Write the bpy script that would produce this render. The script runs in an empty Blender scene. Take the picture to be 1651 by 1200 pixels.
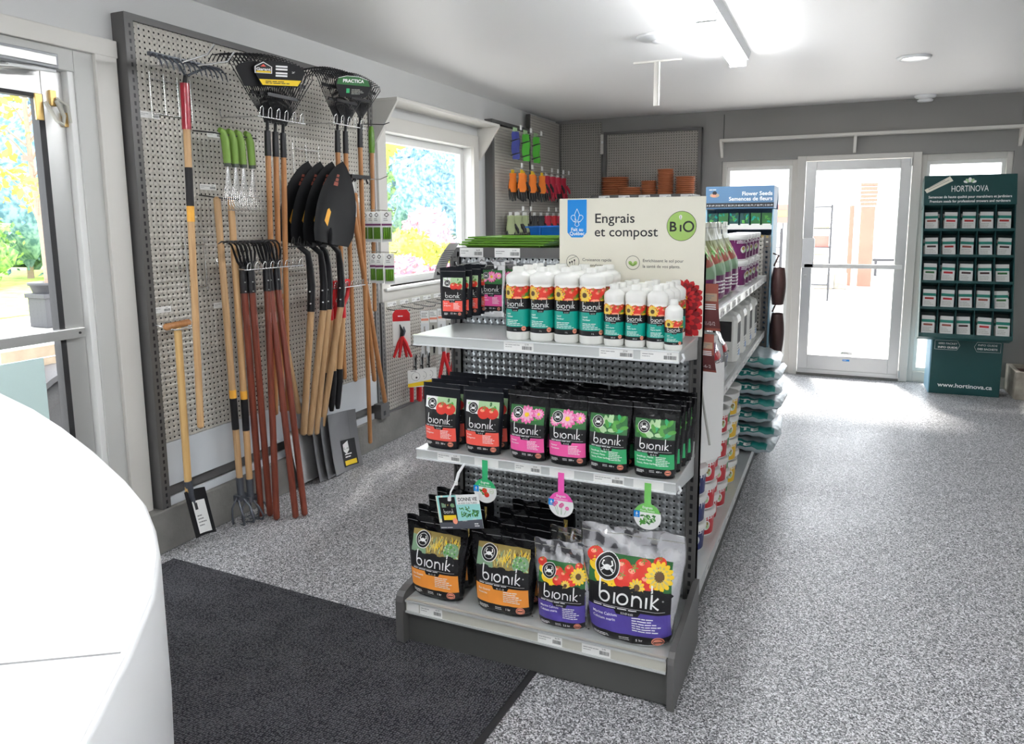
import bpy, bmesh, math, random
from mathutils import Vector, Matrix
random.seed(7)
SC = bpy.context.scene
COL = SC.collection
PI = math.pi

# ------------------------------------------------------------------ camera
def make_camera():
    yaw, pitch, roll = math.radians(23.8053), math.radians(8.33806), math.radians(-0.42206)
    f = Vector((-math.sin(yaw)*math.cos(pitch), math.cos(yaw)*math.cos(pitch), -math.sin(pitch)))
    r = Vector((math.cos(yaw), math.sin(yaw), 0)); u = r.cross(f)
    c, s = math.cos(roll), math.sin(roll)
    r2 = c*r + s*u; u2 = -s*r + c*u
    cd = bpy.data.cameras.new('camera'); co = bpy.data.objects.new('camera', cd); COL.objects.link(co)
    co.matrix_world = Matrix(((r2.x, u2.x, -f.x, 0), (r2.y, u2.y, -f.y, 0), (r2.z, u2.z, -f.z, 1.5), (0, 0, 0, 1)))
    cd.sensor_fit = 'HORIZONTAL'; cd.sensor_width = 36; cd.lens = 36*1190.94/1651
    cd.shift_x = (825.5-831.93)/1651; cd.shift_y = (530.27-600)/1651
    cd.clip_start = 0.05; cd.clip_end = 300
    SC.camera = co
make_camera()

# ------------------------------------------------------------------ world, sun, exposure
def make_light():
    w = bpy.data.worlds.new('sky'); SC.world = w; w.use_nodes = True
    bg = w.node_tree.nodes['Background']
    bg.inputs[0].default_value = (0.90, 0.95, 1.0, 1); bg.inputs[1].default_value = 3.4
    sd = bpy.data.lights.new('sun', 'SUN'); sd.energy = 6.5; sd.angle = math.radians(12); sd.color = (1, 0.96, 0.9)
    so = bpy.data.objects.new('sun', sd); COL.objects.link(so); so.location = (0, 20, 12)
    so.rotation_euler = Vector((0.16, -0.62, -0.77)).to_track_quat('-Z', 'Y').to_euler()
    # light portals in the glazed openings (they only guide sampling of the sky)
    for nm, loc, d, sx, sy in (('portal_back', (0.08, 7.72, 1.04), (0, -1, 0), 2.4, 2.05),
                               ('portal_window', (-3.02, 4.95, 1.58), (1, 0, 0), 1.4, 1.15),
                               ('portal_door', (-3.02, 1.56, 1.1), (1, 0, 0), 1.1, 2.1)):
        ld = bpy.data.lights.new(nm, 'AREA'); ld.shape = 'RECTANGLE'; ld.size = sx; ld.size_y = sy
        ld.cycles.is_portal = True
        lo = bpy.data.objects.new(nm, ld); COL.objects.link(lo); lo.location = loc
        lo.rotation_euler = Vector(d).to_track_quat('-Z', 'Z').to_euler()
    v = SC.view_settings
    v.view_transform = 'Standard'; v.look = 'None'; v.gamma = 1; v.use_curve_mapping = False; v.exposure = 0.95
    SC.cycles.use_denoising = True
    SC.cycles.max_bounces = 10; SC.cycles.diffuse_bounces = 5; SC.cycles.transparent_max_bounces = 12
    SC.cycles.sample_clamp_indirect = 6
make_light()

# ------------------------------------------------------------------ materials
M = {}
def mat(name, col, rough=0.5, metal=0.0, spec=0.5, noise=0.0, nscale=30, bump=0.0, bscale=60, emit=None, coat=0.0, stretch=None):
    m = bpy.data.materials.new(name); m.use_nodes = True; nt = m.node_tree; N = nt.nodes; L = nt.links
    b = N['Principled BSDF']
    b.inputs['Base Color'].default_value = (*col, 1); b.inputs['Roughness'].default_value = rough
    b.inputs['Metallic'].default_value = metal; b.inputs['Specular IOR Level'].default_value = spec
    b.inputs['Coat Weight'].default_value = coat
    if noise or bump:
        tc = N.new('ShaderNodeTexCoord'); vec = tc.outputs['Object']
        if stretch:
            mp = N.new('ShaderNodeMapping'); mp.inputs['Scale'].default_value = stretch
            L.new(vec, mp.inputs[0]); vec = mp.outputs[0]
    if noise:
        n = N.new('ShaderNodeTexNoise'); n.inputs['Scale'].default_value = nscale; n.inputs['Detail'].default_value = 5
        L.new(vec, n.inputs[0])
        mx = N.new('ShaderNodeMix'); mx.data_type = 'RGBA'
        mx.inputs[6].default_value = (*[max(0, c*(1-noise)) for c in col], 1)
        mx.inputs[7].default_value = (*[min(1, c*(1+noise)) for c in col], 1)
        L.new(n.outputs[0], mx.inputs[0]); L.new(mx.outputs[2], b.inputs['Base Color'])
    if bump:
        n2 = N.new('ShaderNodeTexNoise'); n2.inputs['Scale'].default_value = bscale; n2.inputs['Detail'].default_value = 3
        L.new(vec, n2.inputs[0])
        bp = N.new('ShaderNodeBump'); bp.inputs['Strength'].default_value = bump; bp.inputs['Distance'].default_value = 0.01
        L.new(n2.outputs[0], bp.inputs['Height']); L.new(bp.outputs[0], b.inputs['Normal'])
    if emit:
        b.inputs['Emission Color'].default_value = (*emit[0], 1); b.inputs['Emission Strength'].default_value = emit[1]
    M[name] = m
    return m

def math_node(N, L, op, a, b=None, c=None):
    n = N.new('ShaderNodeMath'); n.operation = op
    for i, x in enumerate((a, b, c)):
        if x is None: continue
        if isinstance(x, (int, float)): n.inputs[i].default_value = x
        else: L.new(x, n.inputs[i])
    return n.outputs[0]

def pegboard(name, axes, col, rough=0.45, metal=0.0, hole=0.0036, bump=0.6):
    """Perforated, embossed sheet metal: holes on a one inch grid, dimples half way between."""
    m = mat(name, col, rough, metal); nt = m.node_tree; N = nt.nodes; L = nt.links; b = N['Principled BSDF']
    tc = N.new('ShaderNodeTexCoord'); sp = N.new('ShaderNodeSeparateXYZ'); L.new(tc.outputs['Object'], sp.inputs[0])
    A, B = sp.outputs[axes[0]], sp.outputs[axes[1]]
    g = 0.0254
    def dist(off):
        u = math_node(N, L, 'SUBTRACT', math_node(N, L, 'FLOORED_MODULO', math_node(N, L, 'ADD', A, 100*g+off), g), g/2)
        v = math_node(N, L, 'SUBTRACT', math_node(N, L, 'FLOORED_MODULO', math_node(N, L, 'ADD', B, 100*g+off), g), g/2)
        return math_node(N, L, 'SQRT', math_node(N, L, 'ADD', math_node(N, L, 'MULTIPLY', u, u), math_node(N, L, 'MULTIPLY', v, v)))
    d0, d1 = dist(0), dist(g/2)
    h = math_node(N, L, 'LESS_THAN', d0, hole)
    mx = N.new('ShaderNodeMix'); mx.data_type = 'RGBA'
    mx.inputs[6].default_value = (*col, 1); mx.inputs[7].default_value = (0.012, 0.012, 0.014, 1)
    L.new(h, mx.inputs[0]); L.new(mx.outputs[2], b.inputs['Base Color'])
    hm = math_node(N, L, 'SUBTRACT', 1.0, h)
    L.new(math_node(N, L, 'MULTIPLY', hm, 0.5), b.inputs['Specular IOR Level'])
    if metal: L.new(math_node(N, L, 'MULTIPLY', hm, metal), b.inputs['Metallic'])
    up = math_node(N, L, 'MAXIMUM', math_node(N, L, 'SUBTRACT', 1.0, math_node(N, L, 'DIVIDE', d1, 0.0085)), 0.0)
    dn = math_node(N, L, 'MAXIMUM', math_node(N, L, 'SUBTRACT', 1.0, math_node(N, L, 'DIVIDE', d0, 0.0085)), 0.0)
    bp = N.new('ShaderNodeBump'); bp.inputs['Strength'].default_value = bump; bp.inputs['Distance'].default_value = 0.004
    L.new(math_node(N, L, 'SUBTRACT', up, dn), bp.inputs['Height']); L.new(bp.outputs[0], b.inputs['Normal'])
    return m

def slotted(name, col, axis='z', pitch=0.0317, ax2='y', mid=0.0, halfw=0.005):
    """Shelving upright with a column of dark slots down its middle."""
    m = mat(name, col, 0.4, 0.2); nt = m.node_tree; N = nt.nodes; L = nt.links; b = N['Principled BSDF']
    tc = N.new('ShaderNodeTexCoord'); sp = N.new('ShaderNodeSeparateXYZ'); L.new(tc.outputs['Object'], sp.inputs[0])
    z = math_node(N, L, 'FLOORED_MODULO', math_node(N, L, 'ADD', sp.outputs['Z'], 10*pitch), pitch)
    s1 = math_node(N, L, 'LESS_THAN', z, pitch*0.55)
    a = math_node(N, L, 'ABSOLUTE', math_node(N, L, 'SUBTRACT', sp.outputs['X' if ax2 == 'x' else 'Y'], mid))
    s = math_node(N, L, 'MULTIPLY', s1, math_node(N, L, 'LESS_THAN', a, halfw))
    mx = N.new('ShaderNodeMix'); mx.data_type = 'RGBA'
    mx.inputs[6].default_value = (*col, 1); mx.inputs[7].default_value = (0.008, 0.008, 0.01, 1)
    L.new(s, mx.inputs[0]); L.new(mx.outputs[2], b.inputs['Base Color'])
    return m

def speckle_floor():
    m = mat('epoxy_flake', (0.5, 0.5, 0.52), 0.32, coat=0.0); nt = m.node_tree; N = nt.nodes; L = nt.links; b = N['Principled BSDF']
    tc = N.new('ShaderNodeTexCoord')
    v = N.new('ShaderNodeTexVoronoi'); v.inputs['Scale'].default_value = 250; L.new(tc.outputs['Object'], v.inputs[0])
    sp = N.new('ShaderNodeSeparateColor'); L.new(v.outputs['Color'], sp.inputs[0])
    r = N.new('ShaderNodeValToRGB'); r.color_ramp.interpolation = 'CONSTANT'
    e = r.color_ramp.elements; e[0].position = 0; e[0].color = (0.045, 0.045, 0.05, 1); e[1].position = 0.20; e[1].color = (0.17, 0.17, 0.18, 1)
    for p, c in ((0.40, 0.32), (0.60, 0.50), (0.80, 0.78)):
        x = e.new(p); x.color = (c, c, c*1.03, 1)
    L.new(sp.outputs[0], r.inputs[0])
    n = N.new('ShaderNodeTexNoise'); n.inputs['Scale'].default_value = 2.2; n.inputs['Detail'].default_value = 6; L.new(tc.outputs['Object'], n.inputs[0])
    L.new(math_node(N, L, 'MULTIPLY_ADD', n.outputs[0], 0.3, 0.3), b.inputs['Roughness'])
    L.new(r.outputs[0], b.inputs['Base Color'])
    n2 = N.new('ShaderNodeTexNoise'); n2.inputs['Scale'].default_value = 140; L.new(tc.outputs['Object'], n2.inputs[0])
    bp = N.new('ShaderNodeBump'); bp.inputs['Strength'].default_value = 0.12; bp.inputs['Distance'].default_value = 0.004
    L.new(n2.outputs[0], bp.inputs['Height']); L.new(bp.outputs[0], b.inputs['Normal'])

def carpet():
    m = mat('mat_pile', (0.03, 0.031, 0.036), 0.95, spec=0.1); nt = m.node_tree; N = nt.nodes; L = nt.links; b = N['Principled BSDF']
    tc = N.new('ShaderNodeTexCoord'); v = N.new('ShaderNodeTexVoronoi'); v.inputs['Scale'].default_value = 130; v.inputs['Randomness'].default_value = 0.45
    L.new(tc.outputs['Object'], v.inputs[0])
    n = N.new('ShaderNodeTexNoise'); n.inputs['Scale'].default_value = 9; n.inputs['Detail'].default_value = 6; L.new(tc.outputs['Object'], n.inputs[0])
    mx = N.new('ShaderNodeMix'); mx.data_type = 'RGBA'; mx.inputs[6].default_value = (0.20, 0.20, 0.215, 1); mx.inputs[7].default_value = (0.022, 0.022, 0.028, 1)
    L.new(math_node(N, L, 'MULTIPLY', v.outputs['Distance'], math_node(N, L, 'ADD', n.outputs[0], 1.0)), mx.inputs[0])
    L.new(mx.outputs[2], b.inputs['Base Color'])
    bp = N.new('ShaderNodeBump'); bp.inputs['Strength'].default_value = 1.0; bp.inputs['Distance'].default_value = 0.01; bp.invert = True
    L.new(v.outputs['Distance'], bp.inputs['Height']); L.new(bp.outputs[0], b.inputs['Normal'])

def glass(name, tint=(1, 1, 1)):
    m = bpy.data.materials.new(name); m.use_nodes = True; nt = m.node_tree; N = nt.nodes; L = nt.links
    N.remove(N['Principled BSDF']); out = N['Material Output']
    t = N.new('ShaderNodeBsdfTransparent'); t.inputs[0].default_value = (*tint, 1)
    g = N.new('ShaderNodeBsdfGlossy'); g.inputs['Roughness'].default_value = 0.02
    fr = N.new('ShaderNodeFresnel'); fr.inputs[0].default_value = 1.45
    ge = N.new('ShaderNodeNewGeometry')
    mx = N.new('ShaderNodeMixShader'); L.new(math_node(N, L, 'MULTIPLY', fr.outputs[0], math_node(N, L, 'SUBTRACT', 1.0, ge.outputs['Backfacing'])), mx.inputs[0]); L.new(t.outputs[0], mx.inputs[1]); L.new(g.outputs[0], mx.inputs[2])
    L.new(mx.outputs[0], out.inputs[0]); M[name] = m

def wood(name, c1, c2, scale=(60, 60, 2.5)):
    m = mat(name, c1, 0.42); nt = m.node_tree; N = nt.nodes; L = nt.links; b = N['Principled BSDF']
    tc = N.new('ShaderNodeTexCoord'); mp = N.new('ShaderNodeMapping'); mp.inputs['Scale'].default_value = scale; L.new(tc.outputs['Object'], mp.inputs[0])
    n = N.new('ShaderNodeTexNoise'); n.inputs['Scale'].default_value = 1.6; n.inputs['Detail'].default_value = 6; n.inputs['Distortion'].default_value = 0.6; L.new(mp.outputs[0], n.inputs[0])
    r = N.new('ShaderNodeValToRGB'); r.color_ramp.elements[0].position = 0.3; r.color_ramp.elements[1].position = 0.7
    r.color_ramp.elements[0].color = (*c2, 1); r.color_ramp.elements[1].color = (*c1, 1)
    L.new(n.outputs[0], r.inputs[0]); L.new(r.outputs[0], b.inputs['Base Color'])

def foliage(name, c1, c2, scale=9):
    m = mat(name, c1, 0.8, spec=0.1); nt = m.node_tree; N = nt.nodes; L = nt.links; b = N['Principled BSDF']
    tc = N.new('ShaderNodeTexCoord'); n = N.new('ShaderNodeTexNoise'); n.inputs['Scale'].default_value = scale; n.inputs['Detail'].default_value = 8; L.new(tc.outputs['Object'], n.inputs[0])
    r = N.new('ShaderNodeValToRGB'); r.color_ramp.elements[0].position = 0.38; r.color_ramp.elements[1].position = 0.6
    r.color_ramp.elements[0].color = (*c2, 1); r.color_ramp.elements[1].color = (*c1, 1)
    L.new(n.outputs[0], r.inputs[0]); L.new(r.outputs[0], b.inputs['Base Color'])

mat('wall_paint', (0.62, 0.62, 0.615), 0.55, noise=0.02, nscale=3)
mat('back_wall_grey', (0.29, 0.283, 0.272), 0.55, noise=0.02, nscale=3)  # one even grey, darker than the other walls
mat('ceiling_paint', (0.84, 0.83, 0.825), 0.45)
mat('trim_paint', (0.66, 0.64, 0.60), 0.45)
mat('frame_grey', (0.55, 0.55, 0.53), 0.4)
mat('aluminium', (0.62, 0.62, 0.61), 0.35, 0.6)
mat('vinyl_white', (0.82, 0.82, 0.80), 0.35)
mat('rubber', (0.02, 0.02, 0.022), 0.6)
mat('concrete', (0.185, 0.18, 0.168), 0.75, noise=0.45, nscale=6, bump=0.3, bscale=40)
mat('closer_grey', (0.26, 0.265, 0.28), 0.4, 0.3)
mat('brass', (0.62, 0.42, 0.16), 0.35, 0.8)
mat('counter_white', (0.90, 0.91, 0.92), 0.35)
mat('counter_side', (0.84, 0.85, 0.86), 0.4)
mat('steel_grey', (0.115, 0.112, 0.11), 0.42, 0.25)
mat('charcoal', (0.065, 0.065, 0.062), 0.5)
mat('rail_beige', (0.52, 0.51, 0.45), 0.4)
mat('shelf_metal', (0.60, 0.62, 0.61), 0.33, 0.25, noise=0.05, nscale=4)
mat('panel_white', (0.60, 0.63, 0.66), 0.4)
mat('wire', (0.72, 0.72, 0.72), 0.25, 0.9)
mat('wire_dark', (0.05, 0.05, 0.05), 0.35, 0.6)
mat('paper', (0.85, 0.85, 0.83), 0.6)
mat('paper_cream', (0.83, 0.80, 0.68), 0.55, noise=0.03, nscale=8)
mat('ink', (0.02, 0.02, 0.022), 0.6)
mat('ink_grey', (0.25, 0.25, 0.25), 0.6)
mat('white_print', (0.88, 0.88, 0.87), 0.5)
mat('label_black', (0.014, 0.0135, 0.015), 0.42, spec=0.25)
mat('film_black', (0.005, 0.005, 0.006), 0.17, spec=0.35, bump=0.6, bscale=30)
mat('film_matte', (0.007, 0.008, 0.012), 0.5, spec=0.2, bump=0.15, bscale=20)
mat('foil', (0.80, 0.80, 0.82), 0.14, 0.95, bump=0.5, bscale=12)
mat('orange_print', (0.92, 0.33, 0.05), 0.45)
mat('red_print', (0.85, 0.10, 0.07), 0.45)
mat('pink_print', (0.86, 0.10, 0.36), 0.45)
mat('green_print', (0.03, 0.36, 0.13), 0.45)
mat('teal_print', (0.0, 0.32, 0.25), 0.4)
mat('purple_print', (0.075, 0.05, 0.30), 0.42)
mat('salmon', (0.86, 0.30, 0.20), 0.5)
mat('tomato_red', (0.68, 0.035, 0.02), 0.35)
mat('tomato_dark', (0.38, 0.015, 0.012), 0.4)
mat('tomato_light', (0.92, 0.35, 0.22), 0.4)
mat('sun_yellow', (0.92, 0.60, 0.02), 0.45)
mat('sun_dark', (0.10, 0.045, 0.01), 0.6)
mat('leaf_green', (0.07, 0.30, 0.04), 0.5)
mat('leaf_dark', (0.02, 0.13, 0.03), 0.5)
mat('leaf_pale', (0.42, 0.62, 0.34), 0.5)
mat('petal_pink', (0.86, 0.16, 0.42), 0.5)
mat('petal_light', (0.94, 0.48, 0.66), 0.5)
mat('grass_gold', (0.62, 0.50, 0.16), 0.55)
mat('grass_brown', (0.30, 0.22, 0.06), 0.55)
mat('grass_dull', (0.20, 0.33, 0.20), 0.55)
mat('dahlia', (0.50, 0.006, 0.01), 0.5)
mat('dahlia_dark', (0.20, 0.0, 0.004), 0.5)
mat('quebec_blue', (0.0, 0.24, 0.70), 0.45)
mat('bio_green', (0.36, 0.56, 0.14), 0.5)
mat('bottle_white', (0.86, 0.86, 0.82), 0.35)
mat('tag_green', (0.03, 0.42, 0.16), 0.5)
mat('tag_lime', (0.18, 0.55, 0.12), 0.5)
mat('tag_pink', (0.88, 0.10, 0.45), 0.5)
mat('clear_plastic', (0.80, 0.82, 0.83), 0.15)
mat('card_teal', (0.35, 0.72, 0.70), 0.5)
mat('card_slate', (0.075, 0.08, 0.10), 0.5)
mat('red_paint', (0.34, 0.01, 0.025), 0.28, coat=0.3)
mat('red_plastic', (0.55, 0.015, 0.02), 0.35)
mat('black_metal', (0.013, 0.013, 0.015), 0.35, 0.3)
mat('blade_black', (0.009, 0.009, 0.010), 0.45, spec=0.3)
mat('blade_steel', (0.30, 0.30, 0.31), 0.35, 0.7, noise=0.2, nscale=5)
mat('blade_bright', (0.62, 0.62, 0.62), 0.25, 0.85)
mat('grey_iron', (0.10, 0.11, 0.13), 0.4, 0.5)
mat('grip_green', (0.17, 0.30, 0.045), 0.5)
mat('grip_grey', (0.05, 0.06, 0.05), 0.5)
mat('sticker_yellow', (0.90, 0.62, 0.02), 0.5)
mat('sticker_orange', (0.85, 0.42, 0.05), 0.5)
mat('terracotta', (0.46, 0.155, 0.065), 0.7, noise=0.15, nscale=14)
mat('glove_orange', (0.90, 0.22, 0.02), 0.7, bump=0.3, bscale=300)
mat('glove_black', (0.014, 0.014, 0.015), 0.5)
mat('glove_red', (0.50, 0.02, 0.05), 0.6)
mat('glove_olive', (0.33, 0.38, 0.20), 0.7)
mat('pad_blue', (0.045, 0.06, 0.30), 0.6)
mat('pad_green', (0.07, 0.42, 0.03), 0.6)
mat('tray_blue', (0.0, 0.10, 0.42), 0.35)
mat('tray_green', (0.085, 0.22, 0.008), 0.35)
mat('hort_teal', (0.003, 0.055, 0.056), 0.45)
mat('hort_teal_dark', (0.003, 0.022, 0.024), 0.55)
mat('seed_blue', (0.10, 0.20, 0.34), 0.45)
mat('seed_light', (0.30, 0.52, 0.66), 0.45)
mat('packet_white', (0.74, 0.74, 0.72), 0.5)
mat('packet_teal', (0.005, 0.20, 0.15), 0.5)
mat('brown_dark', (0.05, 0.018, 0.016), 0.5)
mat('tag_brown', (0.30, 0.075, 0.05), 0.55)
mat('tag_brown_dark', (0.13, 0.035, 0.035), 0.55)
mat('tag_beige', (0.45, 0.32, 0.22), 0.6)
mat('loop_grey', (0.42, 0.42, 0.38), 0.4)
mat('pail_white', (0.80, 0.80, 0.78), 0.4)
mat('pail_navy', (0.012, 0.022, 0.12), 0.4)
mat('pail_red', (0.50, 0.012, 0.02), 0.4)
mat('pail_green', (0.05, 0.28, 0.09), 0.4)
mat('pail_yellow', (0.78, 0.48, 0.02), 0.4)
mat('pail_purple', (0.14, 0.01, 0.10), 0.4)
mat('pail_blue', (0.01, 0.05, 0.22), 0.4)
mat('sack_film', (0.40, 0.47, 0.50), 0.3, noise=0.12, nscale=12, bump=0.5, bscale=18)
mat('sack_teal', (0.005, 0.20, 0.18), 0.35)
mat('bag_olive', (0.24, 0.26, 0.10), 0.45, noise=0.3, nscale=20)
mat('bag_pale', (0.62, 0.64, 0.52), 0.35)
mat('stone', (0.33, 0.30, 0.25), 0.85, noise=0.6, nscale=14, bump=0.5, bscale=25)
mat('tube_glow', (0.9, 0.9, 0.9), 0.4, emit=((0.96, 0.98, 1.0), 38.0))
mat('fixture_white', (0.82, 0.83, 0.84), 0.4)
mat('lamp_lens', (0.85, 0.85, 0.82), 0.4, emit=((1.0, 0.96, 0.9), 2.0))
mat('pavers', (0.52, 0.50, 0.47), 0.85, noise=0.25, nscale=2.5, bump=0.4, bscale=6)
mat('gravel', (0.40, 0.39, 0.37), 0.9, noise=0.4, nscale=30)
mat('totem_red', (0.40, 0.14, 0.10), 0.7, noise=0.2, nscale=5)
mat('ext_white', (0.8, 0.8, 0.8), 0.6)
mat('ext_dark', (0.05, 0.05, 0.055), 0.6)
mat('ext_orange', (0.75, 0.45, 0.25), 0.7)
mat('ext_red', (0.65, 0.16, 0.13), 0.6)
mat('ext_yellow', (0.85, 0.65, 0.12), 0.6)
mat('bark', (0.30, 0.22, 0.17), 0.9, noise=0.3, nscale=30)
mat('hose_blue', (0.05, 0.16, 0.45), 0.5)
mat('poster_teal', (0.66, 0.84, 0.82), 0.6)
mat('poster_dark', (0.30, 0.52, 0.52), 0.6)
mat('planks', (0.42, 0.33, 0.24), 0.8, noise=0.3, nscale=12)
mat('wheel_cream', (0.62, 0.60, 0.52), 0.5)
wood('wood_pale', (0.62, 0.40, 0.20), (0.50, 0.29, 0.13))
wood('wood_warm', (0.46, 0.22, 0.085), (0.36, 0.155, 0.055))
wood('wood_honey', (0.70, 0.46, 0.19), (0.60, 0.36, 0.13))
wood('wood_red', (0.21, 0.045, 0.022), (0.12, 0.022, 0.012))
wood('wood_lath', (0.55, 0.36, 0.19), (0.42, 0.25, 0.12))
foliage('fol_yellow', (0.62, 0.56, 0.10), (0.34, 0.40, 0.10), 6)
foliage('fol_green', (0.26, 0.40, 0.14), (0.07, 0.16, 0.06), 7)
foliage('fol_blue', (0.28, 0.42, 0.50), (0.09, 0.18, 0.25), 7)
foliage('fol_pink', (0.74, 0.33, 0.44), (0.45, 0.26, 0.26), 9)
foliage('fol_lawn', (0.45, 0.55, 0.14), (0.25, 0.36, 0.08), 3)
pegboard('peg_beige', ('Y', 'Z'), (0.52, 0.495, 0.445), 0.4, metal=0.2, hole=0.0041, bump=1.0)
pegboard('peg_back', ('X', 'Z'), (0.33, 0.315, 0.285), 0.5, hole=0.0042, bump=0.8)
pegboard('peg_end', ('X', 'Z'), (0.40, 0.42, 0.435), 0.33, metal=0.55, bump=0.9)
slotted('upright_x', (0.115, 0.112, 0.108), ax2='x')
slotted('upright_y', (0.115, 0.112, 0.108), ax2='y')
speckle_floor(); carpet(); glass('glass'); glass('blister', (0.9, 0.9, 0.9))

# ------------------------------------------------------------------ mesh builder
class MB:
    def __init__(s): s.v = []; s.f = []; s.m = []; s.sm = []; s.mats = []
    def mi(s, name):
        if name not in s.mats: s.mats.append(name)
        return s.mats.index(name)
    def add(s, vs, fs, mt, smooth=False, T=None):
        b = len(s.v); k = s.mi(mt)
        for p in vs:
            p = Vector(p); s.v.append(T @ p if T else p)
        for f in fs: s.f.append([b+i for i in f]); s.m.append(k); s.sm.append(smooth)
        return s
    def box(s, x0, x1, y0, y1, z0, z1, mt, T=None):
        v = [(x, y, z) for x in (x0, x1) for y in (y0, y1) for z in (z0, z1)]
        return s.add(v, [(0, 1, 3, 2), (4, 6, 7, 5), (0, 4, 5, 1), (2, 3, 7, 6), (0, 2, 6, 4), (1, 5, 7, 3)], mt, False, T)
    def lathe(s, prof, mt, c=(0, 0, 0), n=24, T=None, sx=1, sy=1, smooth=True):
        vs = []; fs = []; k = len(prof)
        for i in range(n):
            a = 2*PI*i/n
            for r, z in prof: vs.append((c[0]+r*math.cos(a)*sx, c[1]+r*math.sin(a)*sy, c[2]+z))
        for i in range(n):
            j = (i+1) % n
            for q in range(k-1): fs.append((i*k+q, j*k+q, j*k+q+1, i*k+q+1))
        s.add(vs, fs, mt, smooth, T)
        if prof[0][0] > 1e-5: s.add([vs[i*k] for i in range(n)], [tuple(range(n-1, -1, -1))], mt, False, T)
        if prof[-1][0] > 1e-5: s.add([vs[i*k+k-1] for i in range(n)], [tuple(range(n))], mt, False, T)
        return s
    def tube(s, path, r, mt, n=8, flat=1.0, up=None, caps=True, T=None):
        path = [Vector(p) for p in path]; k = len(path)
        rs = r if isinstance(r, (list, tuple)) else [r]*k
        vs = []; fs = []
        d = (path[1]-path[0]).normalized()
        a = Vector(up) if up else (Vector((0, 0, 1)) if abs(d.z) < 0.9 else Vector((1, 0, 0)))
        for i in range(k):
            d = (path[min(i+1, k-1)]-path[max(i-1, 0)])
            if d.length < 1e-9: d = Vector((0, 0, 1))
            d.normalize()
            a = (a-d*a.dot(d))
            if a.length < 1e-6: a = d.orthogonal()
            a.normalize(); b = d.cross(a)
            for j in range(n):
                t = 2*PI*j/n
                vs.append(path[i]+(a*math.cos(t)*flat+b*math.sin(t))*rs[i])
        for i in range(k-1):
            for j in range(n):
                fs.append((i*n+j, i*n+(j+1) % n, (i+1)*n+(j+1) % n, (i+1)*n+j))
        s.add(vs, fs, mt, True, T)
        if caps:
            s.add(vs[:n], [tuple(range(n-1, -1, -1))], mt, False, T); s.add(vs[-n:], [tuple(range(n))], mt, False, T)
        return s
    def prism(s, poly, axis, a, b, mt, T=None, smooth=False):
        """poly in the plane across axis: x -> (y, z), y -> (x, z), z -> (x, y)"""
        def P(p, q): return (q, p[0], p[1]) if axis == 'x' else ((p[0], q, p[1]) if axis == 'y' else (p[0], p[1], q))
        n = len(poly); vs = [P(p, a) for p in poly]+[P(p, b) for p in poly]
        s.add(vs, [(i, (i+1) % n, n+(i+1) % n, n+i) for i in range(n)], mt, smooth, T)
        s.add(vs, [tuple(range(n-1, -1, -1)), tuple(range(n, 2*n))], mt, False, T)
        return s
    def grid(s, fn, nu, nv, mt, T=None, smooth=True, wrap=False):
        vs = [fn(i/nu, j/nv) for j in range(nv+1) for i in range(nu+1)]
        s.add(vs, [(j*(nu+1)+i, j*(nu+1)+i+1, (j+1)*(nu+1)+i+1, (j+1)*(nu+1)+i) for j in range(nv) for i in range(nu)], mt, smooth, T)
        return s
    def blob(s, c, r, mt, n=10, k=6, amp=0.25, seed=0):
        rnd = random.Random(seed)
        vs = []; fs = []
        for i in range(k+1):
            ph = PI*i/k
            for j in range(n):
                t = 2*PI*j/n; q = 1+amp*(rnd.random()-.5)*2
                vs.append((c[0]+r[0]*math.sin(ph)*math.cos(t)*q, c[1]+r[1]*math.sin(ph)*math.sin(t)*q, c[2]+r[2]*math.cos(ph)*q))
        for i in range(k):
            for j in range(n): fs.append((i*n+j, (i+1)*n+j, (i+1)*n+(j+1) % n, i*n+(j+1) % n))
        return s.add(vs, fs, mt, True)
    def leaves(s, c, r, mt, count, size, seed=0):
        rnd = random.Random(seed)
        for _ in range(count):
            while True:
                p = Vector((rnd.uniform(-1, 1), rnd.uniform(-1, 1), rnd.uniform(-1, 1)))
                if p.length < 1: break
            p = Vector((c[0]+p.x*r[0], c[1]+p.y*r[1], c[2]+p.z*r[2]))
            e1 = Vector((rnd.uniform(-1, 1), rnd.uniform(-1, 1), rnd.uniform(-1, 1))).normalized(); e2 = e1.orthogonal().normalized()
            q = size*rnd.uniform(.6, 1.3)
            s.add([p-e1*q, p+e2*q*.5, p+e1*q, p-e2*q*.5], [(0, 1, 2, 3)], mt, False)
        return s

def wl(o):
    v = Vector((0, 0, 0))
    while o: v += o.location; o = o.parent
    return v
def link(name, mb, parent=None, bevel=0, loc=None):
    me = bpy.data.meshes.new(name)
    off = wl(parent) if parent else Vector((0, 0, 0))
    if loc is not None: off = off+Vector(loc)
    me.from_pydata([tuple(v-off) for v in mb.v], [], mb.f)
    for n in mb.mats: me.materials.append(M[n])
    me.polygons.foreach_set('material_index', mb.m); me.polygons.foreach_set('use_smooth', mb.sm)
    me.update()
    o = bpy.data.objects.new(name, me); COL.objects.link(o)
    if parent: o.parent = parent
    if loc is not None: o.location = loc
    if bevel:
        b = o.modifiers.new('bevel', 'BEVEL'); b.width = bevel; b.segments = 2; b.limit_method = 'ANGLE'; b.angle_limit = math.radians(40)
    return o
def thing(name, label, cat, loc=(0, 0, 0), group=None):
    o = bpy.data.objects.new(name, None); COL.objects.link(o); o.location = loc; o.empty_display_size = 0.05
    return tag(o, label, cat, group)
def tag(o, label, cat, group=None):
    o['label'] = label; o['category'] = cat
    if group: o['group'] = group
    return o
def one(name, mb, label, cat, group=None, loc=(0, 0, 0), bevel=0):
    return tag(link(name, mb, None, bevel, loc), label, cat, group)
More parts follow.
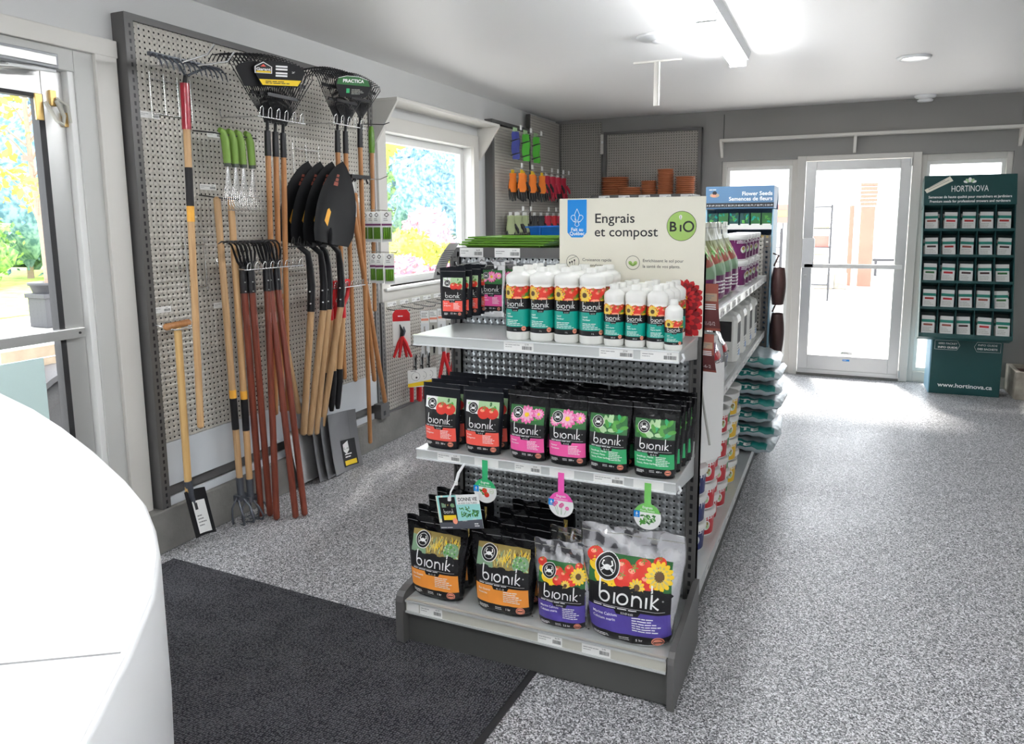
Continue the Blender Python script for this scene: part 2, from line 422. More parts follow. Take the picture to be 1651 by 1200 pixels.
def struct(name, mb, bevel=0):
    o = link(name, mb, None, bevel); o['kind'] = 'structure'; return o
def dup(o, loc=None, rz=None, label=None, parent=None):
    c = o.copy(); COL.objects.link(c)
    if parent: c.parent = parent
    if loc is not None: c.location = loc
    if rz is not None: c.rotation_euler = (c.rotation_euler[0], c.rotation_euler[1], rz)
    if label: c['label'] = label
    for ch in list(o.children): dup(ch, parent=c)
    return c
ORD = ['first', 'second', 'third', 'fourth', 'fifth', 'sixth', 'seventh', 'eighth', 'ninth', 'tenth', 'eleventh', 'twelfth', 'thirteenth', 'fourteenth']

# ------------------------------------------------------------------ flat artwork
_TX = {}
def text_mesh(body, size=1.0, bold=0.0, sp=1.0):
    key = (body, bold, sp)
    if key not in _TX:
        cu = bpy.data.curves.new('txt', 'FONT'); cu.body = body; cu.size = 1; cu.resolution_u = 3; cu.offset = bold; cu.space_character = sp
        ob = bpy.data.objects.new('txt', cu); me = ob.to_mesh()
        vs = [(v.co.x, v.co.y) for v in me.vertices]; fs = [tuple(p.vertices) for p in me.polygons]
        ob.to_mesh_clear(); bpy.data.objects.remove(ob); bpy.data.curves.remove(cu)
        _TX[key] = (vs, fs, max([v[0] for v in vs] or [1]), min([v[0] for v in vs] or [0]))
    return _TX[key]
def tess(vs, fs, maxe):
    """cut flat artwork finely enough to follow a curved surface"""
    if all(max(abs(vs[a][0]-vs[b][0]), abs(vs[a][1]-vs[b][1])) <= maxe for f in fs for a, b in zip(f, f[1:]+f[:1])): return vs, fs
    bm = bmesh.new(); bv = [bm.verts.new((x, y, 0)) for x, y in vs]
    for f in fs:
        try: bm.faces.new([bv[i] for i in f])
        except ValueError: pass
    for _ in range(6):
        lg = [e for e in bm.edges if e.calc_length() > maxe]
        if not lg: break
        bmesh.ops.subdivide_edges(bm, edges=lg, cuts=1, use_grid_fill=True)
        bmesh.ops.triangulate(bm, faces=[f for f in bm.faces if len(f.verts) > 4])
    bm.verts.index_update()
    r = [(v.co.x, v.co.y) for v in bm.verts], [tuple(v.index for v in f.verts) for f in bm.faces]
    bm.free(); return r
class Art:
    def __init__(s, step=0.00028): s.p = []; s.step = step
    def add(s, vs, fs, mt, layer): s.p.append((vs, fs, mt, layer)); return s
    def rect(s, x0, y0, x1, y1, mt, layer=0, nx=1, ny=1):
        vs = [(x0+(x1-x0)*i/nx, y0+(y1-y0)*j/ny) for j in range(ny+1) for i in range(nx+1)]
        return s.add(vs, [(j*(nx+1)+i, j*(nx+1)+i+1, (j+1)*(nx+1)+i+1, (j+1)*(nx+1)+i) for j in range(ny) for i in range(nx)], mt, layer)
    def poly(s, pts, mt, layer=1): return s.add(pts, [tuple(range(len(pts)))], mt, layer)
    def disc(s, cx, cy, r, mt, layer=1, n=20, ry=None, rot=0):
        ry = r if ry is None else ry; c, q = math.cos(rot), math.sin(rot)
        pts = [(cx, cy)]
        for i in range(n):
            a, b = r*math.cos(2*PI*i/n), ry*math.sin(2*PI*i/n); pts.append((cx+a*c-b*q, cy+a*q+b*c))
        return s.add(pts, [(0, 1+i, 1+(i+1) % n) for i in range(n)], mt, layer)
    def ring(s, cx, cy, r, w, mt, layer=1, n=32):
        vs = []
        for i in range(n):
            c, q = math.cos(2*PI*i/n), math.sin(2*PI*i/n); vs += [(cx+r*c, cy+r*q), (cx+(r-w)*c, cy+(r-w)*q)]
        return s.add(vs, [(2*i, 2*((i+1) % n), 2*((i+1) % n)+1, 2*i+1) for i in range(n)], mt, layer)
    def stroke(s, pts, w, mt, layer=2, taper=None):
        n = len(pts); vs = []
        for i in range(n):
            a = Vector(pts[max(i-1, 0)]); b = Vector(pts[min(i+1, n-1)]); d = (b-a)
            if d.length < 1e-9: d = Vector((1, 0))
            d.normalize(); nn = Vector((-d.y, d.x)); p = Vector(pts[i]); q = w/2*(1 if taper is None else 1+(taper-1)*i/(n-1))
            vs += [tuple(p+nn*q), tuple(p-nn*q)]
        return s.add(vs, [(2*i, 2*i+1, 2*i+3, 2*i+2) for i in range(n-1)], mt, layer)
    def text(s, body, x, y, size, mt, layer=2, align='l', bold=0.0, fit=None, mirror=False, sp=1.0):
        vs, fs, w, w0 = text_mesh(body, bold=bold, sp=sp)
        sx = size if fit is None else fit/max(w, 1e-6)
        if fit is not None and size is None: size = sx
        ox = x-(0 if align == 'l' else (w*sx/2 if align == 'c' else w*sx))
        k = -1 if mirror else 1
        return s.add([(x+k*(ox+a*sx-x), y+b*size) for a, b in vs], fs, mt, layer)
    def petals(s, cx, cy, r, n, mt, layer, w=0.3, r0=0.0, rot=0.0):
        for i in range(n):
            a = rot+2*PI*i/n; c, q = math.cos(a), math.sin(a); pts = []
            for t, h in ((0, .25), (.35, .8), (.65, 1), (.88, .7), (1, 0), (.88, -.7), (.65, -1), (.35, -.8), (0, -.25)):
                u = r0+(r-r0)*t; v = h*w*r*0.5; pts.append((cx+u*c-v*q, cy+u*q+v*c))
            s.poly(pts, mt, layer)
        return s
    def lines(s, x, y, w, n, gap, h, mt, layer=2, seed=1):
        rnd = random.Random(seed)
        for i in range(n):
            q = x; end = x+w*rnd.uniform(.6, 1)
            while q < end-0.1*w:
                l = w*rnd.uniform(.1, .3); s.rect(q, y-i*gap, min(q+l, end), y-i*gap+h, mt, layer); q += l+w*0.025
        return s
    def build(s, name, S, parent=None, base=0.0003, maxe=None):
        mb = MB()
        for vs, fs, mt, layer in s.p:
            if maxe: vs, fs = tess(vs, fs, maxe)
            mb.add([S(a, b, base+layer*s.step) for a, b in vs], fs, mt)
        return link(name, mb, parent)
    def into(s, mb, S, base=0.0003):
        for vs, fs, mt, layer in s.p: mb.add([S(a, b, base+layer*s.step) for a, b in vs], fs, mt)
        return mb
def plane(o, ex, ey):
    o, ex, ey = Vector(o), Vector(ex).normalized(), Vector(ey).normalized(); n = ex.cross(ey)
    return lambda x, y, off=0: o+ex*x+ey*y+n*off
def arc(cx, cy, r, a0, a1, n=10, ry=None):
    ry = r if ry is None else ry
    return [(cx+r*math.cos(math.radians(a0+(a1-a0)*i/n)), cy+ry*math.sin(math.radians(a0+(a1-a0)*i/n))) for i in range(n+1)]
def logo(a, x, y, w, mt='white_print', layer=4):
    """the lower-case brand word with tall b and k and dotless i's; x, y = left end of the baseline"""
    k = w/5.6; t = 0.17*k
    def P(pts): return [(x+p*k, y+q*k) for p, q in pts]
    a.stroke(P([(0.09, 2.05), (0.09, 0.5)]), t, mt, layer); a.stroke(P(arc(.55, .5, .46, 180, 540, 22)), t, mt, layer)
    a.stroke(P([(1.5, 0), (1.5, 1)]), t, mt, layer); a.stroke(P(arc(2.25, .5, .46, 0, 360, 22)), t, mt, layer)
    a.stroke(P([(3.15, 0), (3.15, 1)]), t, mt, layer); a.stroke(P(arc(3.55, .55, .4, 180, 0, 10)+[(3.95, 0)]), t, mt, layer)
    a.stroke(P([(4.4, 0), (4.4, 1)]), t, mt, layer); a.stroke(P([(4.85, 0), (4.85, 2.05)]), t, mt, layer)
    a.stroke(P([(5.42, 1.0), (4.87, .45), (5.5, 0)]), t*.95, mt, layer)
def badge(a, cx, cy, r, layer=4):
    a.disc(cx, cy, r, 'label_black', layer); a.ring(cx, cy, r, r*.07, 'white_print', layer+1); a.ring(cx, cy, r*.68, r*.05, 'white_print', layer+1)
    a.disc(cx, cy-r*.05, r*.3, 'white_print', layer+1, 12, r*.2)
    for sg in (-1, 1):
        a.stroke([(cx+sg*r*.2, cy), (cx+sg*r*.42, cy+r*.12), (cx+sg*r*.3, cy+r*.4)], r*.12, 'white_print', layer+1)
        for q in (-.1, -.25): a.stroke([(cx+sg*r*.25, cy+r*q*.6), (cx+sg*r*.5, cy+r*(q-.12))], r*.07, 'white_print', layer+1)
def tomato(a, cx, cy, r, layer=2):
    a.disc(cx, cy, r, 'tomato_red', layer, 18, r*.88); a.disc(cx-r*.25, cy+r*.3, r*.36, 'tomato_light', layer+.3, 10, r*.22)
    a.petals(cx, cy+r*.62, r*.4, 5, 'leaf_green', layer+.4, .3)
def sunflower(a, cx, cy, r, layer=2, n=16):
    a.petals(cx, cy, r, n, 'sun_yellow', layer, .34, r*.3); a.petals(cx, cy, r*.8, n, 'grass_gold', layer+.2, .2, r*.3, PI/n); a.disc(cx, cy, r*.36, 'sun_dark', layer+.4, 14)
def pic(a, kind, x0, y0, x1, y1, seed=3):
    w, h = x1-x0, y1-y0; rnd = random.Random(seed)
    if kind == 'tomato':
        a.rect(x0, y0, x1, y1, 'leaf_pale', 1, 6, 3)
        a.rect(x0, y0+h*.1, x0+w*.38, y1, 'white_print', 1.2, 3, 3)
        for i in range(9): a.disc(x0+w*rnd.uniform(.05, .95), y0+h*rnd.uniform(.5, .92), w*.06, rnd.choice(['leaf_green', 'leaf_dark', 'leaf_pale']), 1.5+i*.05, 8, w*.035, rnd.uniform(0, 3))
        a.poly([(x0, y0), (x1, y0), (x1, y0+h*.1), (x0, y0+h*.35)], 'label_black', 1.8)
        tomato(a, x0+w*.56, y0+h*.36, w*.19); tomato(a, x0+w*.82, y0+h*.34, w*.17, 2.8)
    elif kind == 'flower':
        a.rect(x0, y0, x1, y1, 'leaf_dark', 1, 6, 3)
        for i in range(8): a.disc(x0+w*rnd.uniform(.08, .92), y0+h*rnd.uniform(.15, .85), w*.08, rnd.choice(['leaf_green', 'petal_light', 'dahlia_dark']), 1.4+i*.05, 8, w*.04, rnd.uniform(0, 3))
        for cx, cy, r in ((.5, .52, .25), (.84, .6, .15), (.16, .35, .15)):
            a.petals(x0+w*cx, y0+h*cy, w*r, 12, 'petal_pink', 2, .42); a.petals(x0+w*cx, y0+h*cy, w*r*.75, 9, 'petal_light', 2.3, .4, 0, .3); a.disc(x0+w*cx, y0+h*cy, w*r*.26, 'sun_yellow', 2.6, 10)
    elif kind == 'leaf':
        a.rect(x0, y0, x1, y1, 'leaf_dark', 1, 6, 3)
        for i in range(26):
            cx, cy, q = x0+w*rnd.uniform(.08, .92), y0+h*rnd.uniform(.15, .85), rnd.uniform(0, 3)
            a.disc(cx, cy, w*.11, rnd.choice(['leaf_green', 'green_print', 'leaf_green', 'leaf_pale'] if i % 4 else ['leaf_pale']), 1.4+i*.05, 10, w*.05, q)
    elif kind == 'grass':
        a.rect(x0, y0, x1, y1, 'grass_brown', 1, 6, 3)
        for i in range(130):
            cx = x0+w*rnd.uniform(.1, .98); cy = y0+h*rnd.uniform(.05, .6); l = h*rnd.uniform(.2, .36); d = rnd.uniform(-.5, .5)
            a.stroke([(cx, cy), (cx+l*d*.4, cy+l*.6), (min(max(cx+l*d, x0), x1), cy+l)], w*.016, rnd.choice(['grass_gold', 'grass_gold', 'sticker_yellow', 'sun_dark', 'grass_dull']), 1.4+i*.005)
        a.disc(x0+w*.84, y0+h*.3, w*.16, 'grass_dull', 2.2, 14, h*.34); a.poly([(x0, y0), (x0+w*.34, y0), (x0+w*.3, y0+h*.5), (x0+w*.12, y0+h*.72), (x0, y0+h*.78)], 'grass_dull', 2.1)
        for i in range(30): a.disc(x0+w*rnd.uniform(.7, .98), y0+h*rnd.uniform(.05, .6), w*.018, rnd.choice(['leaf_pale', 'leaf_green']), 2.4+i*.004, 6)
    elif kind == 'veg':
        a.rect(x0, y0, x1, y1, 'leaf_dark', 1, 8, 3)
        for cx, cy, r in ((.2, .3, .13), (.1, .62, .1), (.3, .14, .12)): a.disc(x0+w*cx, y0+h*cy, w*r, 'sun_yellow', 1.6, 14, w*r*.9)
        for cx, cy, r in ((.42, .62, .1), (.56, .45, .12), (.66, .74, .1), (.42, .22, .1), (.72, .28, .11), (.06, .9, .1), (.85, .9, .08)): tomato(a, x0+w*cx, y0+h*cy, w*r, 1.8+cx*.6)
        sunflower(a, x0+w*.86, y0+h*.5, w*.17, 3, 14); sunflower(a, x0+w*.6, y0+h*.08, w*.1, 3, 12)
    elif kind == 'bottle':
        a.rect(x0, y0, x1, y1, 'tomato_dark', 1, 12, 2)
        for cx, cy, r in ((.36, .6, .1), (.5, .75, .1), (.62, .55, .12), (.46, .35, .1), (.74, .78, .09), (.9, .45, .09), (.06, .4, .1), (.3, .9, .08)): tomato(a, x0+w*cx, y0+h*cy, w*r*.9, 1.8+cx*.6)
        for cx, cy, q in ((.8, .6, .5), (.86, .7, .9), (.72, .3, .2), (.97, .8, .3)): a.disc(x0+w*cx, y0+h*cy, w*.1, 'leaf_green', 2.5, 10, w*.04, q)
        sunflower(a, x0+w*.33, y0+h*.5, w*.15, 3.2, 14); a.disc(x0+w*.75, y0+h*.14, w*.1, 'sun_yellow', 3, 12, h*.1)
        a.disc(x0+w*.55, y0+h*.1, w*.09, 'tomato_light', 3.1, 10, h*.12)
def pouch_label(lw, lh, colr, kind, words, weight, code, step=0.00022, wide=False):
    """artwork of one fertilizer label; origin = bottom centre"""
    a = Art(step); x0, x1 = -lw/2, lw/2
    a.rect(x0, 0, x1, lh, 'label_black', 0, 8, 10)
    pic(a, kind, x0, lh*.66, x1, lh*1.0)
    if kind in ('veg', 'grass'):
        for i in range(9):
            t = i/8; a.disc(x0+lw*(.06+.88*t), lh*(.645+.02*math.sin(i*2.1)), lw*.085, 'label_black', 3.6, 10, lh*.03)
    a.rect(x0, lh*.12, x1, lh*.40, colr, 1, 8, 3)
    a.poly([(-lw*.16, lh*.402), (-lw*.13, lh*.352), (lw*.13, lh*.352), (lw*.16, lh*.402)], 'label_black', 2)
    a.text(code, 0, lh*.362, lh*.034, 'white_print', 3, 'c', fit=lw*.15)
    logo(a, -lw*.36, lh*.475, lw*.74)
    a.rect(-lw*.42, lh*.437, lw*.44, lh*.441, 'white_print', 3, 6); a.text('®', lw*.4, lh*.56, lh*.025, 'white_print', 3)
    a.lines(-lw*.42, lh*.415, lw*.86, 1, .01, lh*.011, 'white_print', 3, 4)
    for i, t in enumerate(words): a.text(t, -lw*.43, lh*(.315-.06*i), lh*.047, 'white_print', 3, bold=.012)
    a.lines(lw*.06, lh*.33, lw*.36, 6, lh*.03, lh*.012, 'white_print', 3, 8)
    a.lines(-lw*.43, lh*.068, lw*.25, 3, lh*.02, lh*.009, 'white_print', 3, 9); a.lines(-lw*.1, lh*.075, lw*.14, 2, lh*.025, lh*.008, 'white_print', 3, 5)
    a.text(weight, lw*.14, lh*.05, lh*.045, 'white_print', 3, 'c', bold=.02)
    a.disc(lw*.36, lh*.058, lw*.075, 'salmon', 3, 16); a.ring(lw*.36, lh*.058, lw*.062, lw*.008, 'label_black', 4, 16); a.rect(lw*.315, lh*.05, lw*.405, lh*.066, 'label_black', 4)
    badge(a, -lw*.27, lh*.86, lw*.155, 5)
    return a

# ================================================================== SETTING
XW, YB, ZC = -2.86, 7.564, 2.535          # left wall, back wall, ceiling
struct('floor', MB().box(-3.06, 3.2, -2.6, 7.78, -0.12, 0, 'epoxy_flake'))
struct('ceiling', MB().box(-3.06, 3.2, -2.6, 7.78, ZC, ZC+0.12, 'ceiling_paint'))
b = MB()
for y0, y1, z0, z1 in ((-2.6, 1.06, 0, ZC), (1.06, 2.13, 2.12, ZC), (2.13, 4.28, 0, ZC), (4.28, 5.62, 0, 1.03), (4.28, 5.62, 2.13, ZC), (5.62, 7.78, 0, ZC)):
    b.box(XW-0.16, XW, y0, y1, z0, z1, 'wall_paint')
struct('wall_left', b)
b = MB()
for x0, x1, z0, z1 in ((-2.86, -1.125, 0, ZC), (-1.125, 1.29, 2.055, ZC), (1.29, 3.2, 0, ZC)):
    b.box(x0, x1, YB, YB+0.18, z0, z1, 'back_wall_grey')
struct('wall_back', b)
struct('wall_right', MB().box(3.0, 3.2, -2.6, YB, 0, ZC, 'wall_paint'))
struct('wall_front', MB().box(-2.86, 3.0, -2.6, -2.45, 0, ZC, 'wall_paint'))
# concrete foundation ledge along the left wall
struct('baseboard_left', MB().box(XW+0.001, -2.775, 2.16, YB-0.002, 0.0, 0.2, 'concrete'), 0.006)
# panel joints on the back wall, above the ledge over the door
k = 0
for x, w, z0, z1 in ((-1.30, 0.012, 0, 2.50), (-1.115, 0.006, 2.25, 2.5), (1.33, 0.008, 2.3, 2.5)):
    k += 1; struct('trim_%d' % k, MB().box(x-w/2, x+w/2, YB-0.006, YB-0.0005, z0, z1, 'charcoal' if k == 2 else 'back_wall_grey'))
struct('baseboard_back', MB().box(1.31, 2.99, YB-0.02, YB-0.001, 0.0, 0.1, 'trim_paint'))

# --- left door (glass leaf in an aluminium frame)
b = MB()
b.box(XW-0.10, XW+0.012, 2.10, 2.20, 0, 2.19, 'frame_grey'); b.box(XW-0.005, XW+0.03, 2.185, 2.285, 0, 2.24, 'trim_paint')
b.box(XW-0.12, XW+0.004, 2.075, 2.12, 0, 2.12, 'vinyl_white'); b.box(XW-0.10, XW+0.012, 1.0, 2.10, 2.10, 2.19, 'frame_grey')
b.box(XW-0.005, XW+0.032, 0.95, 2.29, 2.185, 2.255, 'trim_paint'); b.box(XW-0.10, XW+0.012, 1.0, 1.08, 0, 2.19, 'frame_grey')
struct('trim_4', b, 0.003)
b = MB(); XD = XW-0.05
b.box(XD-0.02, XD+0.022, 1.985, 2.072, 0.01, 2.098, 'aluminium'); b.box(XD-0.02, XD+0.022, 1.085, 1.17, 0.01, 2.098, 'aluminium')
b.box(XD-0.02, XD+0.022, 1.17, 1.985, 2.0, 2.098, 'aluminium'); b.box(XD-0.02, XD+0.022, 1.17, 1.985, 0.01, 0.2, 'aluminium')
d = struct('door_1', b, 0.002)
link('glass_pane', MB().box(XD-0.004, XD+0.002, 1.172, 1.983, 0.2, 2.0, 'glass'), d)
link('glazing_seal', MB().box(XD-0.016, XD+0.026, 1.962, 1.986, 0.2, 2.0, 'rubber').box(XD-0.016, XD+0.026, 1.17, 1.963, 1.985, 2.0, 'rubber'), d)
link('push_bar', MB().box(XD+0.022, XD+0.05, 1.11, 2.055, 1.035, 1.077, 'aluminium').lathe([(0.005, 0), (0.005, 0.004)], 'ink', n=10, T=Matrix.Translation((XD+0.05, 2.03, 1.056)) @ Matrix.Rotation(PI/2, 4, 'Y')), d, 0.003)
b = MB().box(XD+0.0625, XD+0.115, 1.4, 2.0, 2.09, 2.145, 'closer_grey').box(XD+0.115, XD+0.12, 1.42, 1.99, 2.10, 2.135, 'aluminium')
c = link('door_closer', b, d, 0.006)
link('closer_arm', MB().tube([(XD+0.09, 1.96, 2.09), (XD+0.15, 1.78, 2.06), (XD+0.04, 1.5, 2.05)], 0.008, 'aluminium', 6).tube([(XD+0.15, 1.78, 2.065), (XD+0.09, 2.0, 2.085)], 0.007, 'fixture_white', 6), c)
h = link('hinge', MB().box(XD+0.022, XD+0.032, 1.95, 1.98, 1.90, 2.0, 'brass').box(XD+0.022, XD+0.036, 2.01, 2.035, 1.96, 2.02, 'brass'), d, 0.002)
link('cable_loop', MB().tube([(XD+0.04, 1.985, 1.97), (XD+0.075, 2.0, 1.90), (XD+0.08, 2.02, 1.885), (XD+0.07, 2.035, 1.92), (XD+0.04, 2.03, 1.98)], 0.008, 'rail_beige', 8).tube([(XD+0.04, 2.03, 1.99), (XD+0.06, 2.06, 1.965), (XD+0.05, 2.075, 1.9)], 0.006, 'rail_beige', 8), h)
link('hinge', MB().box(XD+0.022, XD+0.036, 2.055, 2.085, 1.885, 1.94, 'brass'), d, 0.002)
b = MB().box(XD+0.003, XD+0.006, 1.58, 1.715, 1.32, 1.48, 'ink')
tag(link('door_notice', b), 'small black notice stuck on the glass of the left door', 'notice')
# poster fixed to the outside of the left door, read from behind
a = Art(0.0004)
a.rect(0, 0, 0.62, 0.31, 'poster_teal', 0); a.text('5', .30, .2, .07, 'poster_dark', 1, mirror=True, bold=.01); a.text('$ DE RABAIS', .3, .14, .032, 'poster_dark', 1, mirror=True, bold=.01)
for i in range(13):
    t = math.radians(15+i*11.5); a.stroke([(.50, .02), (.50+.06*math.cos(t), .02+.07*math.sin(t)), (.50+.115*math.cos(t), .02+.11*math.sin(t)-.012)], .012, 'poster_dark', 1, taper=.2)
pm = MB().box(XD-0.006, XD-0.0045, 1.28, 1.90, 0.66, 0.97, 'poster_teal')
a.into(pm, plane((XD+0.0024, 1.28, 0.66), (0, 1, 0), (0, 0, 1)))
one('window_poster', pm, 'pale teal poster with palm leaves stuck low on the glass of the left door', 'poster')

# --- window in the left wall
b = MB()
for y0, y1, z0, z1 in ((4.20, 4.30, 0.97, 2.2), (5.60, 5.69, 0.97, 2.2), (4.30, 5.60, 2.10, 2.2), (4.195, 5.695, 0.955, 1.045)):
    b.box(XW-0.002, XW+0.02+(.002 if z1 < 1.1 else 0)+(.001 if z0 > 2.05 else 0), y0, y1, z0, z1, 'trim_paint')
for y0, y1, z0, z1 in ((4.281, 4.30, 1.04, 2.12), (5.60, 5.619, 1.04, 2.12), (4.30, 5.60, 2.10, 2.129), (4.30, 5.60, 1.031, 1.05)):
    b.box(XW-0.15, XW-0.003, y0, y1, z0, z1, 'vinyl_white')
w = struct('window_1', b, 0.003)
b = MB()
for y0, y1, z0, z1 in ((4.30, 4.355, 1.05, 2.10), (5.545, 5.60, 1.05, 2.10), (4.355, 5.545, 2.045, 2.10), (4.355, 5.545, 1.05, 1.105)):
    b.box(XW-0.13, XW-0.08, y0, y1, z0, z1, 'vinyl_white')
link('window_sash', b, w, 0.004)
link('window_pane', MB().box(XW-0.108, XW-0.104, 4.356, 5.544, 1.106, 2.044, 'glass'), w)
link('sill', MB().box(XW-0.08, XW+0.045, 4.22, 5.68, 1.03, 1.05, 'vinyl_white'), w, 0.004)
# shelf on triangular brackets above the window
b = MB().box(XW+0.001, XW+0.20, 4.17, 5.73, 2.27, 2.29, 'trim_paint')
t = tag(link('valance_shelf', b, None, 0.002), 'pale narrow shelf on triangular brackets above the left window', 'shelf')
for y in (4.17, 5.71): link('bracket', MB().prism([(XW+0.001, 2.27), (XW+0.20, 2.27), (XW+0.19, 2.255), (XW+0.03, 2.02), (XW+0.001, 2.0)], 'y', y, y+0.02, 'trim_paint'), t)

# --- glazed back entrance: sidelight, door, sidelight
def sidelight(name, x0, x1):
    b = MB()
    for a0, a1, z0, z1 in ((x0, x0+0.045, 0.0, 2.055), (x1-0.045, x1, 0.0, 2.055), (x0+0.045, x1-0.045, 2.0, 2.055), (x0+0.045, x1-0.045, 0.0, 0.095)):
        b.box(a0, a1, YB+0.03, YB+0.12, z0, z1, 'trim_paint')
    for a0, a1, z0, z1 in ((x0+0.045, x0+0.075, 0.095, 2.0), (x1-0.075, x1-0.045, 0.095, 2.0), (x0+0.075, x1-0.075, 1.965, 2.0), (x0+0.075, x1-0.075, 0.095, 0.13)):
        b.box(a0, a1, YB+0.06, YB+0.11, z0, z1, 'vinyl_white')
    w = struct(name, b, 0.003)
    link('window_pane', MB().box(x0+0.076, x1-0.076, YB+0.083, YB+0.087, 0.131, 1.964, 'glass'), w)
    return w
sidelight('window_2', -1.124, -0.43); sidelight('window_3', 0.60, 1.289)
b = MB()
b.box(-0.43, -0.355, YB-0.012, YB+0.14, 0, 2.075, 'trim_paint'); b.box(0.53, 0.60, YB-0.012, YB+0.14, 0, 2.075, 'trim_paint')
b.box(-0.355, 0.53, YB-0.012, YB+0.14, 2.03, 2.075, 'trim_paint'); b.box(-0.355, 0.53, YB-0.02, YB+0.14, 0.0, 0.018, 'concrete')
struct('trim_5', b, 0.004)
b = MB()
b.box(-0.35, -0.262, YB+0.0, YB+0.045, 0.02, 2.025, 'aluminium'); b.box(0.437, 0.525, YB+0.0, YB+0.045, 0.02, 2.025, 'aluminium')
b.box(-0.262, 0.437, YB+0.0, YB+0.045, 1.94, 2.025, 'aluminium'); b.box(-0.262, 0.437, YB+0.0, YB+0.045, 0.02, 0.2, 'aluminium')
d = struct('door_2', b, 0.003)
link('glass_pane', MB().box(-0.261, 0.436, YB+0.02, YB+0.026, 0.201, 1.939, 'glass'), d)
link('push_bar', MB().box(-0.33, 0.50, YB-0.03, YB-0.008, 1.035, 1.075, 'vinyl_white').box(-0.33, -0.29, YB-0.01, YB, 1.04, 1.07, 'vinyl_white').box(0.46, 0.5, YB-0.01, YB, 1.04, 1.07, 'vinyl_white'), d, 0.004)
link('lock_case', MB().box(-0.352, -0.245, YB-0.03, YB-0.001, 1.035, 1.315, 'fixture_white'), d, 0.006)
link('keyhole', MB().lathe([(0.014, 0), (0.014, 0.006), (0.006, 0.008)], 'aluminium', n=14, T=Matrix.Translation((-0.315, YB, 0.96)) @ Matrix.Rotation(PI/2, 4, 'X')), d)
link('kick_strip', MB().box(-0.345, 0.52, YB-0.012, YB-0.001, 0.022, 0.06, 'aluminium'), d)
link('hinge', MB().lathe([(0.012, 0), (0.012, 0.07)], 'aluminium', c=(0.528, YB-0.014, 0.03), n=10).lathe([(0.012, 0), (0.012, 0.07)], 'aluminium', c=(0.52, YB-0.014, 1.955), n=10), d)
a = Art(); a.rect(0, 0, .1, .028, 'paper', 0); a.stroke([(.01, .008), (.02, .02), (.026, .012)], .005, 'leaf_dark', 1); a.lines(.03, .017, .06, 2, .009, .004, 'ink_grey', 1)
tag(a.build('door_sticker', plane((0.03, YB+0.0196, 0.215), (1, 0, 0), (0, 0, 1))), 'small white sticker at the bottom of the back door glass', 'sticker')
a = Art(); a.rect(0, 0, .06, .017, 'quebec_blue', 0); a.lines(.005, .007, .05, 1, .01, .004, 'white_print', 1)
tag(a.build('door_sticker', plane((0.052, YB-0.0006, 0.155), (1, 0, 0), (0, 0, 1))), 'small blue sticker on the bottom rail of the back door', 'sticker')
# ledge on brackets above the entrance
b = MB().box(-1.135, 1.335, YB-0.13, YB-0.001, 2.235, 2.258, 'trim_paint')
t = tag(link('ledge_shelf', b, None, 0.002), 'long pale ledge on three brackets above the back entrance', 'shelf')
for x in (-1.135, 0.04, 1.31): link('bracket', MB().prism([(YB-0.001, 2.235), (YB-0.125, 2.235), (YB-0.115, 2.215), (YB-0.02, 2.10), (YB-0.001, 2.09)], 'x', x, x+0.024, 'trim_paint'), t)

# --- ceiling fittings
def fluorescent(x, y0, y1, label):
    t = thing('fluorescent_light', label, 'ceiling light', (x, (y0+y1)/2, ZC), 'twin tube ceiling lights')
    link('housing', MB().prism([(x-0.075, ZC), (x-0.06, ZC-0.045), (x+0.06, ZC-0.045), (x+0.075, ZC)], 'y', y0, y1, 'fixture_white'), t)
    n = max(1, round((y1-y0)/1.25)); l = (y1-y0)/n
    for i in range(n):
        for dx in (-0.032, 0.032):
            q = link('tube', MB().lathe([(0.0135, 0.02), (0.0135, l-0.02)], 'tube_glow', n=14, T=Matrix.Translation((x+dx, y0+i*l, ZC-0.068)) @ Matrix.Rotation(-PI/2, 4, 'X')), t)
        for y in (y0+i*l+0.002, y0+(i+1)*l-0.02):
            link('lamp_holder', MB().box(x-0.05, x+0.05, y, y+0.018, ZC-0.085, ZC-0.044, 'fixture_white'), t)
    return t
fluorescent(-0.665, 2.62, 5.02, 'long twin-tube strip light on the ceiling above the island shelves')
fluorescent(-0.62, -1.6, 0.9, 'unseen twin-tube strip light added on the ceiling near the white counter')  # unseen lamp, added overhead to light the counter end
fluorescent(1.3, -1.6, 0.9, 'unseen twin-tube fill light added on the ceiling behind the viewer, right of the counter')  # unseen lamp, added behind the camera to brighten the product fronts
t = thing('ceiling_disc', 'flat round white cover on the ceiling beside the strip light', 'ceiling fitting', (-1.03, 4.38, ZC))
link('cover', MB().lathe([(0.0, -0.022), (0.05, -0.022), (0.06, -0.014), (0.11, -0.012), (0.125, -0.004), (0.125, 0.0)], 'fixture_white', c=(-1.03, 4.38, ZC-0.0005), n=32), t)
link('boss', MB().lathe([(0.0, -0.012), (0.03, -0.012), (0.035, 0)], 'fixture_white', c=(-1.03, 4.38, ZC-0.0225), n=24), t)
t = thing('ceiling_downlight', 'round recessed downlight in the ceiling before the back entrance', 'ceiling light', (0.36, 5.64, ZC))
link('trim_ring', MB().lathe([(0.075, 0), (0.105, 0), (0.10, -0.012), (0.078, -0.014), (0.075, 0)], 'fixture_white', c=(0.36, 5.64, ZC-0.0005), n=32), t)
link('lens', MB().lathe([(0.0, -0.006), (0.05, -0.005), (0.0745, 0)], 'lamp_lens', c=(0.36, 5.64, ZC-0.0005), n=28), t)
t = thing('smoke_detector', 'round white smoke detector on the ceiling above the back entrance', 'smoke detector', (0.58, 7.40, ZC))
